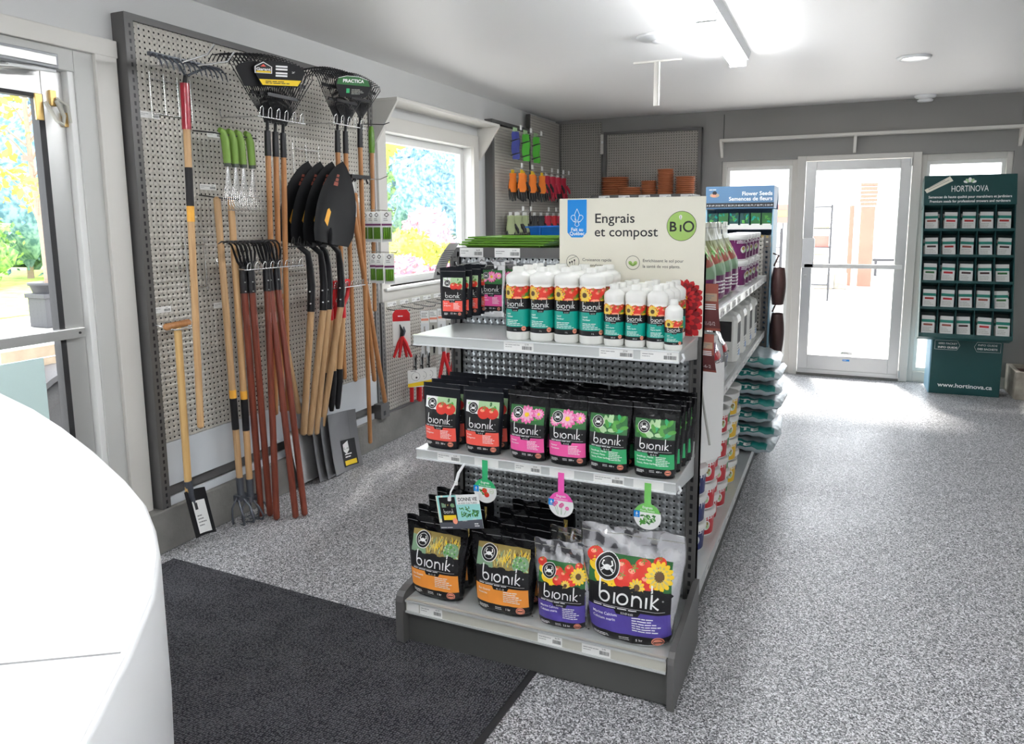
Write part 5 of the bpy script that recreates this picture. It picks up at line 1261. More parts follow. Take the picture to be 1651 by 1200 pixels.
# low unit under the window
V = thing('pruner_display', 'low perforated wall unit under the window hung with pruners', 'wall display', (-2.83, 5.0, .2))
p = MB().box(-.075, 0, -.02, .02, .2, .962, 'upright_y')
for y in (4.118, 5.80):
    o = link('upright', p, None); o.parent = V; o.location = (-2.786+2.83, y-5.0, -.2)
link('peg_panel', MB().box(XP-.012, XP, 4.138, 5.78, .215, .585, 'peg_beige'), V); link('peg_panel', MB().box(XP-.012, XP, 4.138, 5.78, .587, .955, 'peg_beige'), V)
link('base_rail', MB().box(XW+.001, -2.788, 4.138, 5.78, .2005, .215, 'steel_grey'), V)
link('price_rail', MB().box(-2.795, -2.785, 4.14, 5.6, .928, .964, 'rail_beige'), V)
for i in range(6): price_tag(V, -2.784, 4.17+.155*i, .93, .11, .03, face='x', seed=70+i)
for y in (4.18, 4.36, 4.52, 4.70, 4.85): link('peg_hook', MB().tube([(XP, y, .915), (-2.66, y, .90), (-2.62, y, .905), (-2.615, y, .92)], .003, 'wire_dark', 6), V)
for y in (4.32, 4.55): link('peg_hook', MB().tube([(XP, y, .66), (-2.62, y, .645), (-2.61, y, .66)], .003, 'wire_dark', 6), V)

# glove unit beyond the window
Wu = thing('glove_display', 'tall perforated wall unit beyond the window hung with gloves', 'wall display', (-2.83, 6.6, .2))
p = MB().box(-.075, 0, -.02, .02, .2, 2.36, 'steel_grey')
o = link('upright', p, None); o.parent = Wu; o.location = (-2.786+2.83, 5.865-6.6, -.2)
link('upright', MB().box(XP-.03, XP+.006, 6.675, 6.70, .2, 2.50, 'charcoal'), Wu)
for i in range(6): link('peg_panel', MB().box(XP-.012, XP, 5.886, 6.675, .25+.345*i, .25+.345*i+.343, 'peg_beige'), Wu)
for i in range(6): link('peg_panel', MB().box(XP-.012, XP, 6.70, 7.50, .25+.375*i, .25+.375*i+.373, 'peg_beige'), Wu)
link('top_rail', MB().box(XW+.001, -2.788, 5.85, 6.68, 2.33, 2.36, 'steel_grey'), Wu)
for z, ys in ((2.27, (6.08, 6.31, 6.56)), (1.95, (6.10, 6.34, 6.58, 6.84, 7.0, 7.16, 7.32)), (1.575, (6.12, 6.3, 6.75, 6.95, 7.15))):
    for y in ys: link('peg_hook', MB().tube([(XP, y, z+.01), (-2.63, y, z), (-2.62, y, z+.012)], .003, 'wire', 6).box(-2.625, -2.62, y-.018, y+.018, z+.01, z+.05, 'paper'), Wu)
# back wall panel in the corner and saucer unit
t = thing('corner_panel', 'perforated panel on the back wall in the far left corner', 'wall panel', (-2.57, 7.55, .3))
for i in range(6): link('peg_panel', MB().box(-2.79, -2.345, 7.535, 7.545, .28+.37*i, .28+.37*i+.368, 'peg_back'), t)
link('junction_box', MB().box(-2.344, -2.302, 7.50, 7.56, 2.17, 2.37, 'trim_paint').lathe([(.012, 0), (.012, .008)], 'fixture_white', n=12, T=Matrix.Translation((-2.323, 7.50, 2.29)) @ Matrix.Rotation(PI/2, 4, 'X')), t, .004)
Sg = thing('saucer_display', 'perforated wall unit with a shelf of terracotta saucers on the back wall', 'wall display', (-1.8, 7.5, 0))
for x0 in (-2.30, -1.345): link('upright', MB().box(x0, x0+.032, 7.47, 7.555, 0, 2.385, 'steel_grey'), Sg)
link('top_rail', MB().box(-2.30, -1.313, 7.475, 7.555, 2.362, 2.388, 'steel_grey'), Sg)
for i in range(6): link('peg_panel', MB().box(-2.268, -1.345, 7.49, 7.50, .15+.3685*i, .15+.3685*i+.367, 'peg_back'), Sg)
sh = link('shelf', MB().box(-2.30, -1.31, 7.08, 7.49, 1.722, 1.736, 'shelf_metal').box(-2.30, -1.31, 7.07, 7.08, 1.70, 1.738, 'steel_grey'), Sg)
for i in range(5): price_tag(sh, -2.22+.2*i, 7.0695, 1.703, .11, .03, seed=90+i)
link('shelf', MB().box(-2.30, -1.31, 7.08, 7.49, 1.30, 1.314, 'shelf_metal'), Sg); link('shelf', MB().box(-2.30, -1.31, 7.08, 7.49, .85, .864, 'shelf_metal'), Sg)
k = 0
for nm, x, y, r, n, st in (('widest', -2.135, 7.345, .137, 9, .0205), ('lowest and broad', -1.94, 7.185, .112, 4, .0185), ('short', -1.768, 7.25, .076, 7, .0195), ('tallest', -1.605, 7.25, .078, 13, .0186), ('rightmost', -1.415, 7.26, .091, 9, .0185)):
    base = None
    for i in range(n):
        if base is None:
            base = one('plant_saucer', MB().lathe([(0, .0), (r*.8, 0), (r*.88, .006), (r*.93, .011), (r, .012), (r, .0195), (r*.93, .0195), (r*.84, .008), (0, .007)], 'terracotta', n=28), '', 'saucer', 'terracotta saucers stacked on the back shelf'); o = base
        else: o = dup(base)
        o.location = (x+random.uniform(-.003, .003), y, 1.7365+st*i); o['label'] = 'terracotta saucer in the %s stack, %s' % (nm, 'topmost' if i == n-1 else ('lowest' if i == 0 else '%s from the bottom' % ORD[i]))

# ================================================================== TOOLS
V3 = Vector
def handle(p0, p1, r, m, n=10, bow=0.0):
    p0, p1 = V3(p0), V3(p1); pts = [p0.lerp(p1, i/6)+V3((0, bow*math.sin(PI*i/6), 0)) for i in range(7)]
    b = MB().tube(pts, r, m, n)
    for p, q in ((p0, p0-p1), (p1, p1-p0)):
        d = q.normalized(); b.tube([p, p+d*r*.4, p+d*r*.7], [r, r*.8, r*.35], m, n)
    return b
def sleeve(p0, p1, r, m, n=10): return MB().tube([V3(p0), V3(p1)], r, m, n)
def along(p0, p1, t): return V3(p0).lerp(V3(p1), t)
NF, EF = V3((.62, -.785, 0)), V3((.785, .62, 0))         # facing of things seen square-on from the entrance
# bow rake hanging head up
p0, p1 = (-2.66, 2.43, .575), (-2.655, 2.47, 2.10)
t = thing('bow_rake', 'bow rake with red grip hanging highest beside the door-side upright', 'rake', p0)
link('handle', handle(p0, along(p0, p1, .88), .0155, 'wood_pale'), t); link('grip', sleeve(along(p0, p1, .872), p1, .0195, 'red_paint', 14), t)
link('sticker', sleeve(along(p0, p1, .655), along(p0, p1, .765), .0165, 'label_black', 12), t); link('sticker', sleeve(along(p0, p1, .61), along(p0, p1, .655), .0165, 'sticker_orange', 12), t)
b = MB().tube([p1, (-2.65, 2.475, 2.14)], .009, 'blade_black', 8)
b.tube([(-2.65, 2.475, 2.13), (-2.64, 2.44, 2.16), (-2.625, 2.40, 2.185)], .005, 'grey_iron', 6); b.tube([(-2.65, 2.475, 2.13), (-2.64, 2.52, 2.155), (-2.625, 2.58, 2.185)], .005, 'grey_iron', 6)
b.box(-2.635, -2.615, 2.27, 2.64, 2.178, 2.192, 'grey_iron')
for i in range(13):
    y = 2.28+.0292*i; b.tube([(-2.625, y, 2.185), (-2.60, y, 2.18), (-2.575, y, 2.155), (-2.565, y, 2.125)], [.005, .0045, .004, .002], 'grey_iron', 6)
link('rake_head', b, t)
# edger with T grip
p0, p1 = (-2.715, 2.385, .27), (-2.72, 2.395, 1.03)
t = thing('edging_spade', 'short edging spade with T grip and square black blade nearest the door', 'spade', (-2.71, 2.41, .05))
link('handle', handle(p0, p1, .0165, 'wood_honey', 12), t); link('grip', handle((-2.72, 2.335, 1.045), (-2.718, 2.455, 1.05), .0165, 'wood_warm', 12), t)
b = MB().tube([(-2.715, 2.385, .32), (-2.712, 2.39, .25), (-2.705, 2.40, .20)], [.019, .017, .012], 'grey_iron', 12)
ly = V3((.25, .97, 0)).normalized(); c0 = V3((-2.705, 2.40, .275))
bl = lambda u, v: c0+ly*(u-.5)*.098+V3((.03*v+.012*(2*u-1)**2, .022*v, -.225*v))
b.grid(bl, 6, 6, 'blade_black').grid(lambda u, v: bl(1-u, v)-V3((.0035, 0, 0)), 6, 6, 'blade_black')
bd = link('blade', b, t); a = Art(); a.rect(.26, .24, .85, .94, 'paper', 0, 4, 4); a.rect(.35, .75, .5, .9, 'ink', 1); a.lines(.36, .6, .4, 4, .07, .025, 'ink_grey', 1)
a.build('label', lambda u, v, off: bl(u, 1.18-v)+V3((.003+off*2, -.0005, 0)), bd)
# two long cultivators standing head down
for i, (p0, p1) in enumerate((((-2.705, 2.69, .225), (-2.70, 2.655, 1.61)), ((-2.685, 2.735, .205), (-2.675, 2.715, 1.61)))):
    t = thing('hand_cultivator', 'pale-handled cultivator standing tines down with black and orange sticker, %s of two' % ('left', 'right')[i], 'cultivator', (p0[0], p0[1], 0), 'long cultivators standing head down')
    link('handle', handle(p0, p1, .0165, 'wood_lath' if i == 0 else 'wood_pale', 12), t)
    link('sticker', sleeve(along(p0, p1, .19), along(p0, p1, .305), .0175, 'label_black', 12), t); link('sticker', sleeve(along(p0, p1, .305), along(p0, p1, .335), .0175, 'sticker_orange', 12), t)
    b = MB().tube([along(p0, p1, .01), V3(p0)+V3((0, 0, -.06)), V3(p0)+V3((.005, .0, -.09))], [.0195, .017, .02], 'grey_iron', 12).box(p0[0]-.02, p0[0]+.02, p0[1]-.03, p0[1]+.03, p0[2]-.105, p0[2]-.075, 'grey_iron')
    for dx, dy in ((.05, -.045), (.06, .0), (.045, .05), (-.0, -.055), (-.005, .06)):
        q = V3(p0); b.tube([q+V3((0, dy*.5, -.085)), q+V3((dx*.9, dy*1.1, -.13)), q+V3((dx*1.3, dy*1.15, -.17)), V3((q.x+dx*1.2, q.y+dy*1.1, .016)), V3((q.x+dx*.5-.01, q.y+dy*.7, .008))], [.005, .005, .005, .005, .002], 'grey_iron', 7)
    link('tines', b, t)
# red-handled cultivators leaning head up
for i, (bx, by, tx, ty) in enumerate(((-2.665, 2.78, -2.645, 2.735), (-2.625, 2.80, -2.625, 2.765), (-2.56, 2.775, -2.615, 2.86), (-2.485, 2.83, -2.62, 2.885), (-2.465, 2.875, -2.612, 2.93))):
    p0, p1 = (bx, by, .016), (tx, ty, 1.19)
    t = thing('garden_fork', 'red-handled cultivator leaning head up in the comb hook, %s from the door side' % ORD[i], 'cultivator', (bx, by, 0), 'red-handled cultivators leaning on the wall')
    link('handle', handle(p0, p1, .0165, 'wood_red', 12), t)
    q = V3(p1); b = MB().tube([along(p0, p1, .975), q+V3((-.002, .003, .04)), q+V3((-.003, .004, .10))], [.0195, .019, .017], 'black_metal', 12)
    for z in (-.02, .025): b.lathe([(.0045, 0), (.003, .003)], 'wire', n=8, T=Matrix.Translation(q+V3((.0165, -.008, z))) @ Matrix.Rotation(PI/2, 4, 'Y'))
    for k in range(4):
        w = (k-1.5)*.026
        b.tube([q+V3((0, .004, .09)), q+V3((.0, w*.8, .125)), q+V3((.005, w*1.1-.012, .17)), q+V3((.03, w*1.1-.05, .205)), q+V3((.055, w*1.1-.10, .222)), q+V3((.07, w*1.1-.15, .225)), q+V3((.075, w*1.1-.175, .215))], [.009, .006, .0055, .005, .005, .004, .002], 'black_metal', 7)
    link('tines', b, t); link('brand_mark', sleeve(along(p0, p1, .84), along(p0, p1, .885), .0168, 'paper', 3), t)
# leaf rakes hanging fan up
def leaf_rake(i, p0, p1, cy, ztop, width, xo, group, label, ferr='black_metal', wood_='wood_warm', tines=22):
    t = thing('leaf_rake', label, 'rake', p0, group)
    link('handle', handle(p0, p1, .0135, wood_, 10), t)
    p1 = V3(p1); s1 = p1+V3((.003, 0, .10)); link('ferrule', MB().tube([along(p0, p1, .985), s1], [.0165, .0145], ferr, 10), t)
    neck = s1+V3((.012, -.008, .045)); b = MB().tube([s1, neck], .008, ferr, 8)
    b.add([neck+V3((.0, -.025, -.01)), neck+V3((0, .025, -.01)), neck+V3((.016, .05, .075)), neck+V3((.016, -.06, .075))], [(0, 1, 2, 3), (3, 2, 1, 0)], ferr)
    tip = V3((neck.x+xo, cy, ztop))
    for k in range(tines):
        f = (k/(tines-1)-.5)*2; a0 = neck+V3((.002, f*.022, 0)); e = tip+V3((0, f*width/2, -abs(f)**2*.035))
        b.tube([a0, a0.lerp(e, .45)+V3((.004, 0, 0)), a0.lerp(e, .88)+V3((.012, 0, .004)), e+V3((-.008, 0, .012)), e+V3((-.055, f*.01, .008)), e+V3((-.075, f*.012, -.02))], .0024, ferr, 5, caps=False)
    for q in (.42, .66):
        c = neck.lerp(tip, q); w = width/2*q*1.02; b.box(c.x+.004, c.x+.012, c.y-w, c.y+w, c.z-.008, c.z+.008, ferr)
    link('rake_fan', b, t)
    return t, neck, tip
gR = 'leaf rakes hanging fan up'
for i, (y0, y1) in enumerate(((2.965, 2.885), (3.015, 2.94), (3.06, 2.995))):
    t, neck, tip = leaf_rake(i, (-2.70, y0, .50), (-2.585, y1, 1.84), 2.84+.02*i, 2.262, .50, .085-.03*(2-i), gR, 'black leaf rake hanging fan up in the door-side trio, %s' % ('leftmost', 'middle', 'rightmost')[i])
    if i > 0: continue
    keep = (neck, tip)
def rake_card(name, o, w, h, tilt, cols, label):
    ex = V3((.30, .95, .09)).normalized(); ez = V3((.25, -.10, 1)); ez = (ez-ex*ez.dot(ex)).normalized(); o = V3(o)
    S = plane(o, ex, ez); pts = [(0, h*.72), (w*.18, 0), (w, 0), (w*1.16, h*.62), (w*1.02, h*.86), (w*.72, h*1.02), (w*.36, h*1.04), (w*.1, h*.92)]
    mb = MB(); n = len(pts); f = [S(x, y, 0) for x, y in pts]; k = [S(x, y, -.003) for x, y in pts]
    mb.add(f+k, [tuple(range(n)), tuple(range(2*n-1, n-1, -1))]+[(i, n+i, n+(i+1) % n, (i+1) % n) for i in range(n)], cols[0])
    a = Art(.0006)
    if cols[1] == 'sticker_yellow':
        a.poly([(w*.2, h*.02), (w*.98, h*.02), (w*1.06, h*.26), (w*.12, h*.26)], 'sticker_yellow', 1); a.lines(w*.26, h*.16, w*.62, 2, h*.07, h*.035, 'ink', 2, 3)
        a.poly([(w*.03, h*.5), (w*.03, h*.78), (w*.21, h*.98), (w*.40, h*.78), (w*.40, h*.5)], 'white_print', 1); a.poly([(w*.05, h*.52), (w*.05, h*.77), (w*.21, h*.94), (w*.38, h*.77), (w*.38, h*.52)], 'ink', 2)
        a.text('Garant', w*.06, h*.62, h*.16, 'white_print', 3, bold=.03, fit=w*.31); a.rect(w*.06, h*.53, w*.37, h*.6, 'sticker_yellow', 3); a.poly([(w*.15, h*.78), (w*.21, h*.88), (w*.27, h*.78)], 'red_print', 3)
        for q in (.78, .66, .5, .39): a.rect(w*.48, h*q, w*.74, h*(q+.075), 'white_print', 1)
        a.text('24"', w*.84, h*.55, h*.12, 'white_print', 1)
    elif cols[1] == 'green':
        a.poly([(w*.06, h*.62), (w*1.1, h*.55), (w*1.02, h*.86), (w*.72, h*1.02), (w*.36, h*1.04), (w*.1, h*.92)], 'leaf_dark', 1)
        a.text('PRACTICA', w*.24, h*.72, h*.22, 'white_print', 2, bold=.03, fit=w*.66); a.rect(w*.36, h*.2, w*.46, h*.42, 'tag_green', 1); a.lines(w*.52, h*.36, w*.4, 4, h*.07, h*.03, 'loop_grey', 1, 3); a.stroke([(w*.1, h*.92), (w*.36, h*1.03), (w*.72, h*1.01), (w*1.02, h*.86)], h*.02, 'white_print', 2)
    a.into(mb, S, .001)
    return one(name, mb, label, 'hang card', None, tuple(o))
rake_card('rake_card', (-2.475, 2.69, 2.115), .235, .105, 0, ('label_black', 'sticker_yellow'), 'black and yellow product card on the door-side trio of leaf rakes')
rake_card('rake_card', (-2.515, 2.625, 2.105), .235, .105, 0, ('label_black', 'ink'), 'plain dark back card showing left of the black and yellow rake card')
for i, (p0, p1, ty) in enumerate((((-2.69, 3.55, .575), (-2.585, 3.435, 1.90), 3.36), ((-2.69, 3.655, .54), (-2.58, 3.50, 1.90), 3.42), ((-2.70, 3.80, .105), (-2.57, 3.625, 1.95), 3.53))):
    leaf_rake(i, p0, p1, ty, 2.295, .42, .06, gR, 'black leaf rake hanging fan up in the window-side trio, %s' % ('leftmost', 'middle', 'rightmost')[i], wood_='wood_warm')
rake_card('rake_card', (-2.50, 3.31, 2.155), .21, .105, 0, ('label_black', 'green'), 'green and black product card on the window-side trio of leaf rakes')
# green-handled hand rakes
for i, y in enumerate((2.675, 2.725, 2.775, 2.835)):
    t = thing('hand_rake', 'small green-gripped hand rake hanging tines down, %s from the door side' % ORD[i], 'hand rake', (-2.655, y, 1.55), 'green hand rakes')
    q = V3((-2.655, y, 0)); link('grip', MB().tube([q+V3((0, -.022, 1.925)), q+V3((0, -.005, 1.918)), q+V3((.002, .006, 1.88)), q+V3((.002, .01, 1.82)), q+V3((.002, .012, 1.775))], [.012, .017, .019, .018, .017], 'grip_green', 10), t)
    link('grip_end', MB().tube([q+V3((.002, .012, 1.777)), q+V3((.002, .012, 1.76))], .0165, 'grip_grey', 10), t)
    b = MB()
    for k in range(7):
        f = (k-3)/3; b.tube([q+V3((.002, .012+f*.004, 1.765)), q+V3((.002, .01+f*.014, 1.69)), q+V3((.004, .008+f*.045, 1.585)), q+V3((.02, .008+f*.058, 1.56)), q+V3((.045, .008+f*.06, 1.555))], .0014, 'wire', 5)
    b.tube([q+V3((.005, -.028, 1.62)), q+V3((.005, .044, 1.62))], .0014, 'wire', 5); link('tines', b, t)
# round-point shovels hanging blade up
def round_blade(o, ex, ez, en, w, h):
    def P(u, v):
        hw = w/2*(min(1, .84+1.2*v) if v < .3 else 1)*(1 if v < .3 else max(0, 1-((v-.3)/.7)**2.1)**.8)
        x = (2*u-1)*hw; d = .045*(x/(w/2))**2-.035*math.sin(v*PI)*.6
        return V3(o)+ex*x+ez*(v*h)+en*d
    b = MB().grid(P, 12, 16, 'blade_black').grid(lambda u, v: P(1-u, v)-en*.002, 12, 16, 'blade_black')
    return b, P
for i, (bx, by, sx, sy, hz, hx, hy) in enumerate(((-2.65, 3.12, -2.62, 3.19, .335, -2.70, 3.175), (-2.605, 3.165, -2.60, 3.27, .32, -2.70, 3.225), (-2.56, 3.205, -2.60, 3.315, .31, -2.70, 3.28), (-2.505, 3.225, -2.60, 3.425, .34, -2.70, 3.335))):
    p1 = V3((sx, sy, 1.03)); p0 = V3((hx, hy, hz))
    t = thing('round_shovel', 'black round-point shovel hanging blade up, %s' % ('first from the door side', 'second from the door side', 'third from the door side', 'frontmost, with orange mark')[i], 'shovel', p0, 'round-point shovels hanging blade up')
    link('handle', handle(p0, p1, .0185, 'wood_lath', 12), t)
    s = MB().tube([along(p0, p1, .985), p1+V3((.002, .01, .13)), p1+V3((.005, .0, .24)), p1+V3((.02, -.03, .305)), V3((bx, by, 1.395)), V3((bx+.01, by+.005, 1.47))], [.0215, .021, .019, .016, .013, .005], 'black_metal', 12)
    for z in (.035, .10): s.lathe([(.005, 0), (.003, .003)], 'wire', n=8, T=Matrix.Translation(p1+V3((.012, -.018, z))) @ Matrix.Rotation(PI/2, 4, 'Y') @ Matrix.Rotation(.9, 4, 'X'))
    link('socket', s, t)
    ez = V3((.10, .20, 1)).normalized(); ef = V3((.50, .87, 0)); ex = (ef-ez*ef.dot(ez)).normalized(); en = ex.cross(ez)
    b, P = round_blade((bx, by, 1.385), ex, ez, en, .225, .445); bd = link('blade', b, t)
    a = Art(.0006); a.poly([(.30, .26), (.40, .20), (.44, .38), (.38, .42), (.34, .40)], 'sticker_orange', 0); a.build('orange_mark', lambda u, v, off: P(u, v)+en*(off+.0015), bd); a = Art(.0006); a.rect(.35, .70, .50, .745, 'tag_brown', 0); a.rect(.37, .755, .49, .79, 'tag_brown', 0); a.rect(.36, .805, .48, .835, 'tag_brown', 0)
    a.build('blade_mark', lambda u, v, off: P(u, v)+en*(off+.0015), bd)
# D-grip square shovels standing on the floor
for i in range(3):
    y = 3.40+.058*i; p1 = V3((-2.66, y, .955)); p0 = V3((-2.69, y-.015, .62))
    t = thing('square_shovel', 'square shovel with red D grip standing blade down, %s of the three' % ('leftmost', 'middle', 'rightmost')[i], 'shovel', (-2.74, y, 0), 'red-gripped square shovels')
    link('handle', handle(p0, p1, .018, 'wood_pale', 12), t)
    g = MB().tube([p1+V3((0, 0, -.01)), p1+V3((0, 0, .05)), p1+V3((0, -.012, .075))], [.021, .021, .018], 'red_plastic', 10)
    g.tube([p1+V3((.0, 0, .05)), p1+V3((.02, -.05, .11)), p1+V3((.03, -.055, .18)), p1+V3((.03, -.045, .20))], [.014, .012, .011, .011], 'red_plastic', 8)
    g.tube([p1+V3((.0, 0, .05)), p1+V3((-.0, .05, .11)), p1+V3((.01, .055, .18)), p1+V3((.01, .045, .20))], [.014, .012, .011, .011], 'red_plastic', 8); g.tube([p1+V3((.03, -.06, .20)), p1+V3((.01, .06, .20))], .014, 'red_plastic', 10)
    link('d_grip', g, t)
    s0 = V3((-2.70, y-.03, .40)); link('socket', MB().tube([along(p0, p1, .06), p0+V3((0, -.004, -.05)), s0+V3((0, .0, .03)), s0], [.0215, .022, .018, .012], 'black_metal', 12), t)
    w = .27; oy = s0.y-w/2-.01+.0; xo = .012*i
    P = lambda u, v, oy=oy, xo=xo: V3((-2.702+xo-.035*v+.05*v*v*.6+.018*(2*u-1)**2, oy+w*u*(1-.03*(1-v))+.06*v, .395-.382*v-.02*u))
    b = MB().grid(P, 10, 8, 'blade_steel').grid(lambda u, v, P=P: P(1-u, v)-V3((.003, 0, 0)), 10, 8, 'blade_steel'); bd = link('blade', b, t)
    if i == 2:
        a = Art(.0006); a.rect(.42, .48, .88, .93, 'ink', 0, 4, 4); a.rect(.46, .83, .84, .91, 'sticker_yellow', 1, 3, 1); a.poly([(.47, .55), (.65, .50), (.66, .66), (.56, .72), (.47, .66)], 'white_print', 1); a.text('Garant', .485, .64, -.06, 'ink', 2, fit=.16); a.lines(.5, .76, .33, 2, .045, .02, 'white_print', 1)
        a.build('label', lambda u, v, off, P=P: P(u, v)+V3((off+.002, -.0008, 0)), bd)
p1 = V3((-2.70, 3.02, 1.10)); p0 = V3((-2.73, 3.18, .45))
t = thing('square_shovel', 'bright steel shovel with dark wooden T grip half hidden behind the long handles', 'shovel', (-2.74, 3.2, 0)); link('handle', handle(p0, p1, .017, 'wood_lath'), t); link('grip', handle(p1+V3((0, -.06, .0)), p1+V3((0, .05, .01)), .017, 'wood_warm'), t)
P = lambda u, v: V3((-2.735+.012*(2*u-1)**2+.0*v, 3.075+.215*u+.07*v, .36-.33*v)); b = MB().grid(P, 8, 6, 'blade_bright').grid(lambda u, v: P(1-u, v)-V3((.003, 0, 0)), 8, 6, 'blade_bright'); b.tube([p0+V3((0, 0, .05)), (-2.735, 3.185, .36)], .018, 'blade_steel', 10); link('blade', b, t)
# hoes and other long tools at the window end
for i, (p0, p1, kind, lab) in enumerate((((-2.69, 3.855, .50), (-2.60, 3.60, 1.66), 'tri', 'long hoe with flat black head beside the rightmost leaf rake'), ((-2.69, 3.965, .335), (-2.60, 3.585, 1.52), 'white', 'long weeder with white blade and red guard near the window'), ((-2.71, 3.915, .94), (-2.70, 3.93, 1.93), 'green', 'slim long-handled tool with bright green grip beside the window'))):
    t = thing('long_hoe' if i < 2 else 'long_weeder', lab, 'hoe', p0); link('handle', handle(p0, p1, (.014, .015, .0125)[i], 'wood_warm', 10), t); q = V3(p1)
    if kind == 'tri':
        link('hoe_head', MB().tube([q, q+V3((0, -.005, .06)), q+V3((.01, -.01, .09))], .010, 'black_metal', 8).tube([q+V3((.01, -.01, .085)), q+V3((.03, -.075, .06)), q+V3((.03, -.08, .0))], .006, 'black_metal', 6).tube([q+V3((.01, -.01, .085)), q+V3((.03, .07, .09)), q+V3((.03, .085, .06))], .006, 'black_metal', 6).box(q.x-.01, q.x+.05, q.y-.09, q.y+.09, q.z+.085, q.z+.105, 'black_metal'), t)
    elif kind == 'white':
        link('blade', MB().add([q+V3((.0, -.022, 0)), q+V3((.0, .022, 0)), q+V3((.02, .012, .24)), q+V3((.01, -.006, .26)), q+V3((-.03, -.06, .16))], [(0, 1, 2, 3, 4), (4, 3, 2, 1, 0)], 'paper'), t)
        link('guard', MB().box(q.x-.01, q.x+.01, q.y-.10, q.y-.02, q.z+.12, q.z+.14, 'red_plastic').box(q.x-.012, q.x+.01, q.y-.055, q.y-.03, q.z-.10, q.z+.01, 'red_plastic'), t)
    else:
        link('grip', MB().tube([q+V3((0, 0, -.01)), q+V3((0, 0, .03)), q+V3((0, 0, .12)), q+V3((0, 0, .15))], [.017, .019, .018, .012], 'tray_green', 10), t)
        link('ring', MB().tube([q+V3((0, 0, .145)), q+V3((0, 0, .19))], .003, 'wire_dark', 6), t)
# green tie packets on the two hooks at the unit's window end
for row, (z, n) in enumerate(((1.565, 4), (1.31, 3))):
    for i in range(n):
        x = (-2.745, -2.69, -2.64, -2.565)[i+(4-n)]; y = 3.862; w = (.05, .05, .05, .062)[i+(4-n)]; o = V3((x, y-.012-.014*i, z-.19)); e = V3((.80, .60, 0)).normalized()
        t = thing('tie_packet', 'packet of green plant ties on the %s hook by the window, %s from wall' % (('upper', 'lower')[row], ORD[i]), 'packet', o, 'packets of green plant ties')
        S = plane(o, e, (0, 0, 1)); mb = MB(); v = [S(a_, c_, d_) for a_ in (0, w) for c_ in (0, .185) for d_ in (-.004, 0)]
        mb.add(v, [(0, 1, 3, 2), (4, 6, 7, 5), (0, 4, 5, 1), (2, 3, 7, 6), (0, 2, 6, 4), (1, 5, 7, 3)], 'clear_plastic'); link('card', mb, t)
        a = Art(.0005); a.rect(0, .10, w, .185, 'paper', 0); a.rect(0, .10, w, .112, 'pail_purple', 1); a.poly([(w*.5, .18), (w*.75, .165), (w*.5, .15), (w*.25, .165)], 'ink', 1); a.poly([(w*.5, .174), (w*.66, .165), (w*.5, .156), (w*.34, .165)], 'paper', 2); a.lines(w*.2, .14, w*.6, 2, .01, .004, 'ink_grey', 1); a.build('header', S, t, .001)
        b = MB()
        for q in range(4): b.tube([S(w*(.2+.2*q), .02, .008), S(w*(.2+.2*q), .055, .011), S(w*(.2+.2*q), .09, .008)], .0065, 'tray_green', 6)
        link('green_ties', b, t)
# pruners and loppers under the window
t = thing('pruner_pack', 'red-handled pruner on a red-topped card nearest the tool wall', 'pruner', V3((-2.64, 4.17, .64)), )
S = plane(V3((-2.70, 4.10, .66)), EF, (0, 0, 1)); a = Art(.0008)
a.rect(0, .02, .115, .19, 'paper', 0); a.poly([(0, .185), (.115, .185), (.115, .235), (.095, .262), (.02, .262), (0, .235)], 'red_plastic', 1); a.lines(.035, .215, .06, 1, .01, .008, 'white_print', 2); mb = MB(); a.into(mb, S, .001)
mb.add([S(0, .02, -.001), S(.115, .02, -.001), S(.115, .25, -.001), S(0, .25, -.001)], [(3, 2, 1, 0)], 'paper'); link('card', mb, t)
b = MB().tube([S(.055, .075, .012), S(.058, .12, .014), S(.045, .165, .012)], [.014, .011, .003], 'black_metal', 8); b.tube([S(.06, .075, .012), S(.075, .12, .013), S(.07, .15, .012)], [.01, .009, .004], 'grey_iron', 8); link('blades', b, t)
for x0, x1, k in ((.035, .0, 0), (.05, .035, 1), (.07, .085, 0), (.08, .115, 1)): link('grip', MB().tube([S(.058, .085, .008+.012*k), S(x0, .04, .01+.012*k), S(x1, -.055, .01+.012*k)], [.011, .0125, .009], 'red_plastic', 8), t)
for i in range(3):
    o = V3((-2.70+.02*i, 4.30+.055*i, .255)); t = thing('lopper', 'red-gripped lopper with white and yellow card, %s from the tool wall' % ORD[i], 'lopper', o, 'carded loppers'); S = plane(o, EF, (0, 0, 1))
    for x in (.005, .062): link('grip', MB().tube([S(x, 0), S(x+.002, .10), S(.03+(x-.03)*.7, .15)], [.014, .0145, .009], 'red_plastic', 10), t)
    a = Art(.0008); a.rect(-.02, .105, .09, .225, 'paper', 0); a.poly([(-.02, .105), (.09, .115), (.09, .145), (-.02, .13)], 'sticker_yellow', 1); a.ring(.035, .18, .03, .002, 'ink_grey', 1); a.disc(.04, .172, .007, 'ink', 1, 10); a.lines(.0, .215, .07, 1, .01, .005, 'ink_grey', 1); mb = MB(); a.into(mb, S, .014); mb.add([S(-.02, .105, .012), S(.09, .115, .012), S(.09, .225, .012), S(-.02, .225, .012)], [(3, 2, 1, 0)], 'paper'); link('card', mb, t)
    link('blades', MB().tube([S(.02, .15), S(.03, .25), S(.028, .34)], [.008, .012, .004], 'blade_bright', 8).tube([S(.045, .15), S(.035, .25), S(.045, .33)], [.008, .010, .004], 'black_metal', 8).lathe([(.012, 0), (.010, .008)], 'black_metal', n=10, T=Matrix.Translation(S(.033, .245, .008))), t)
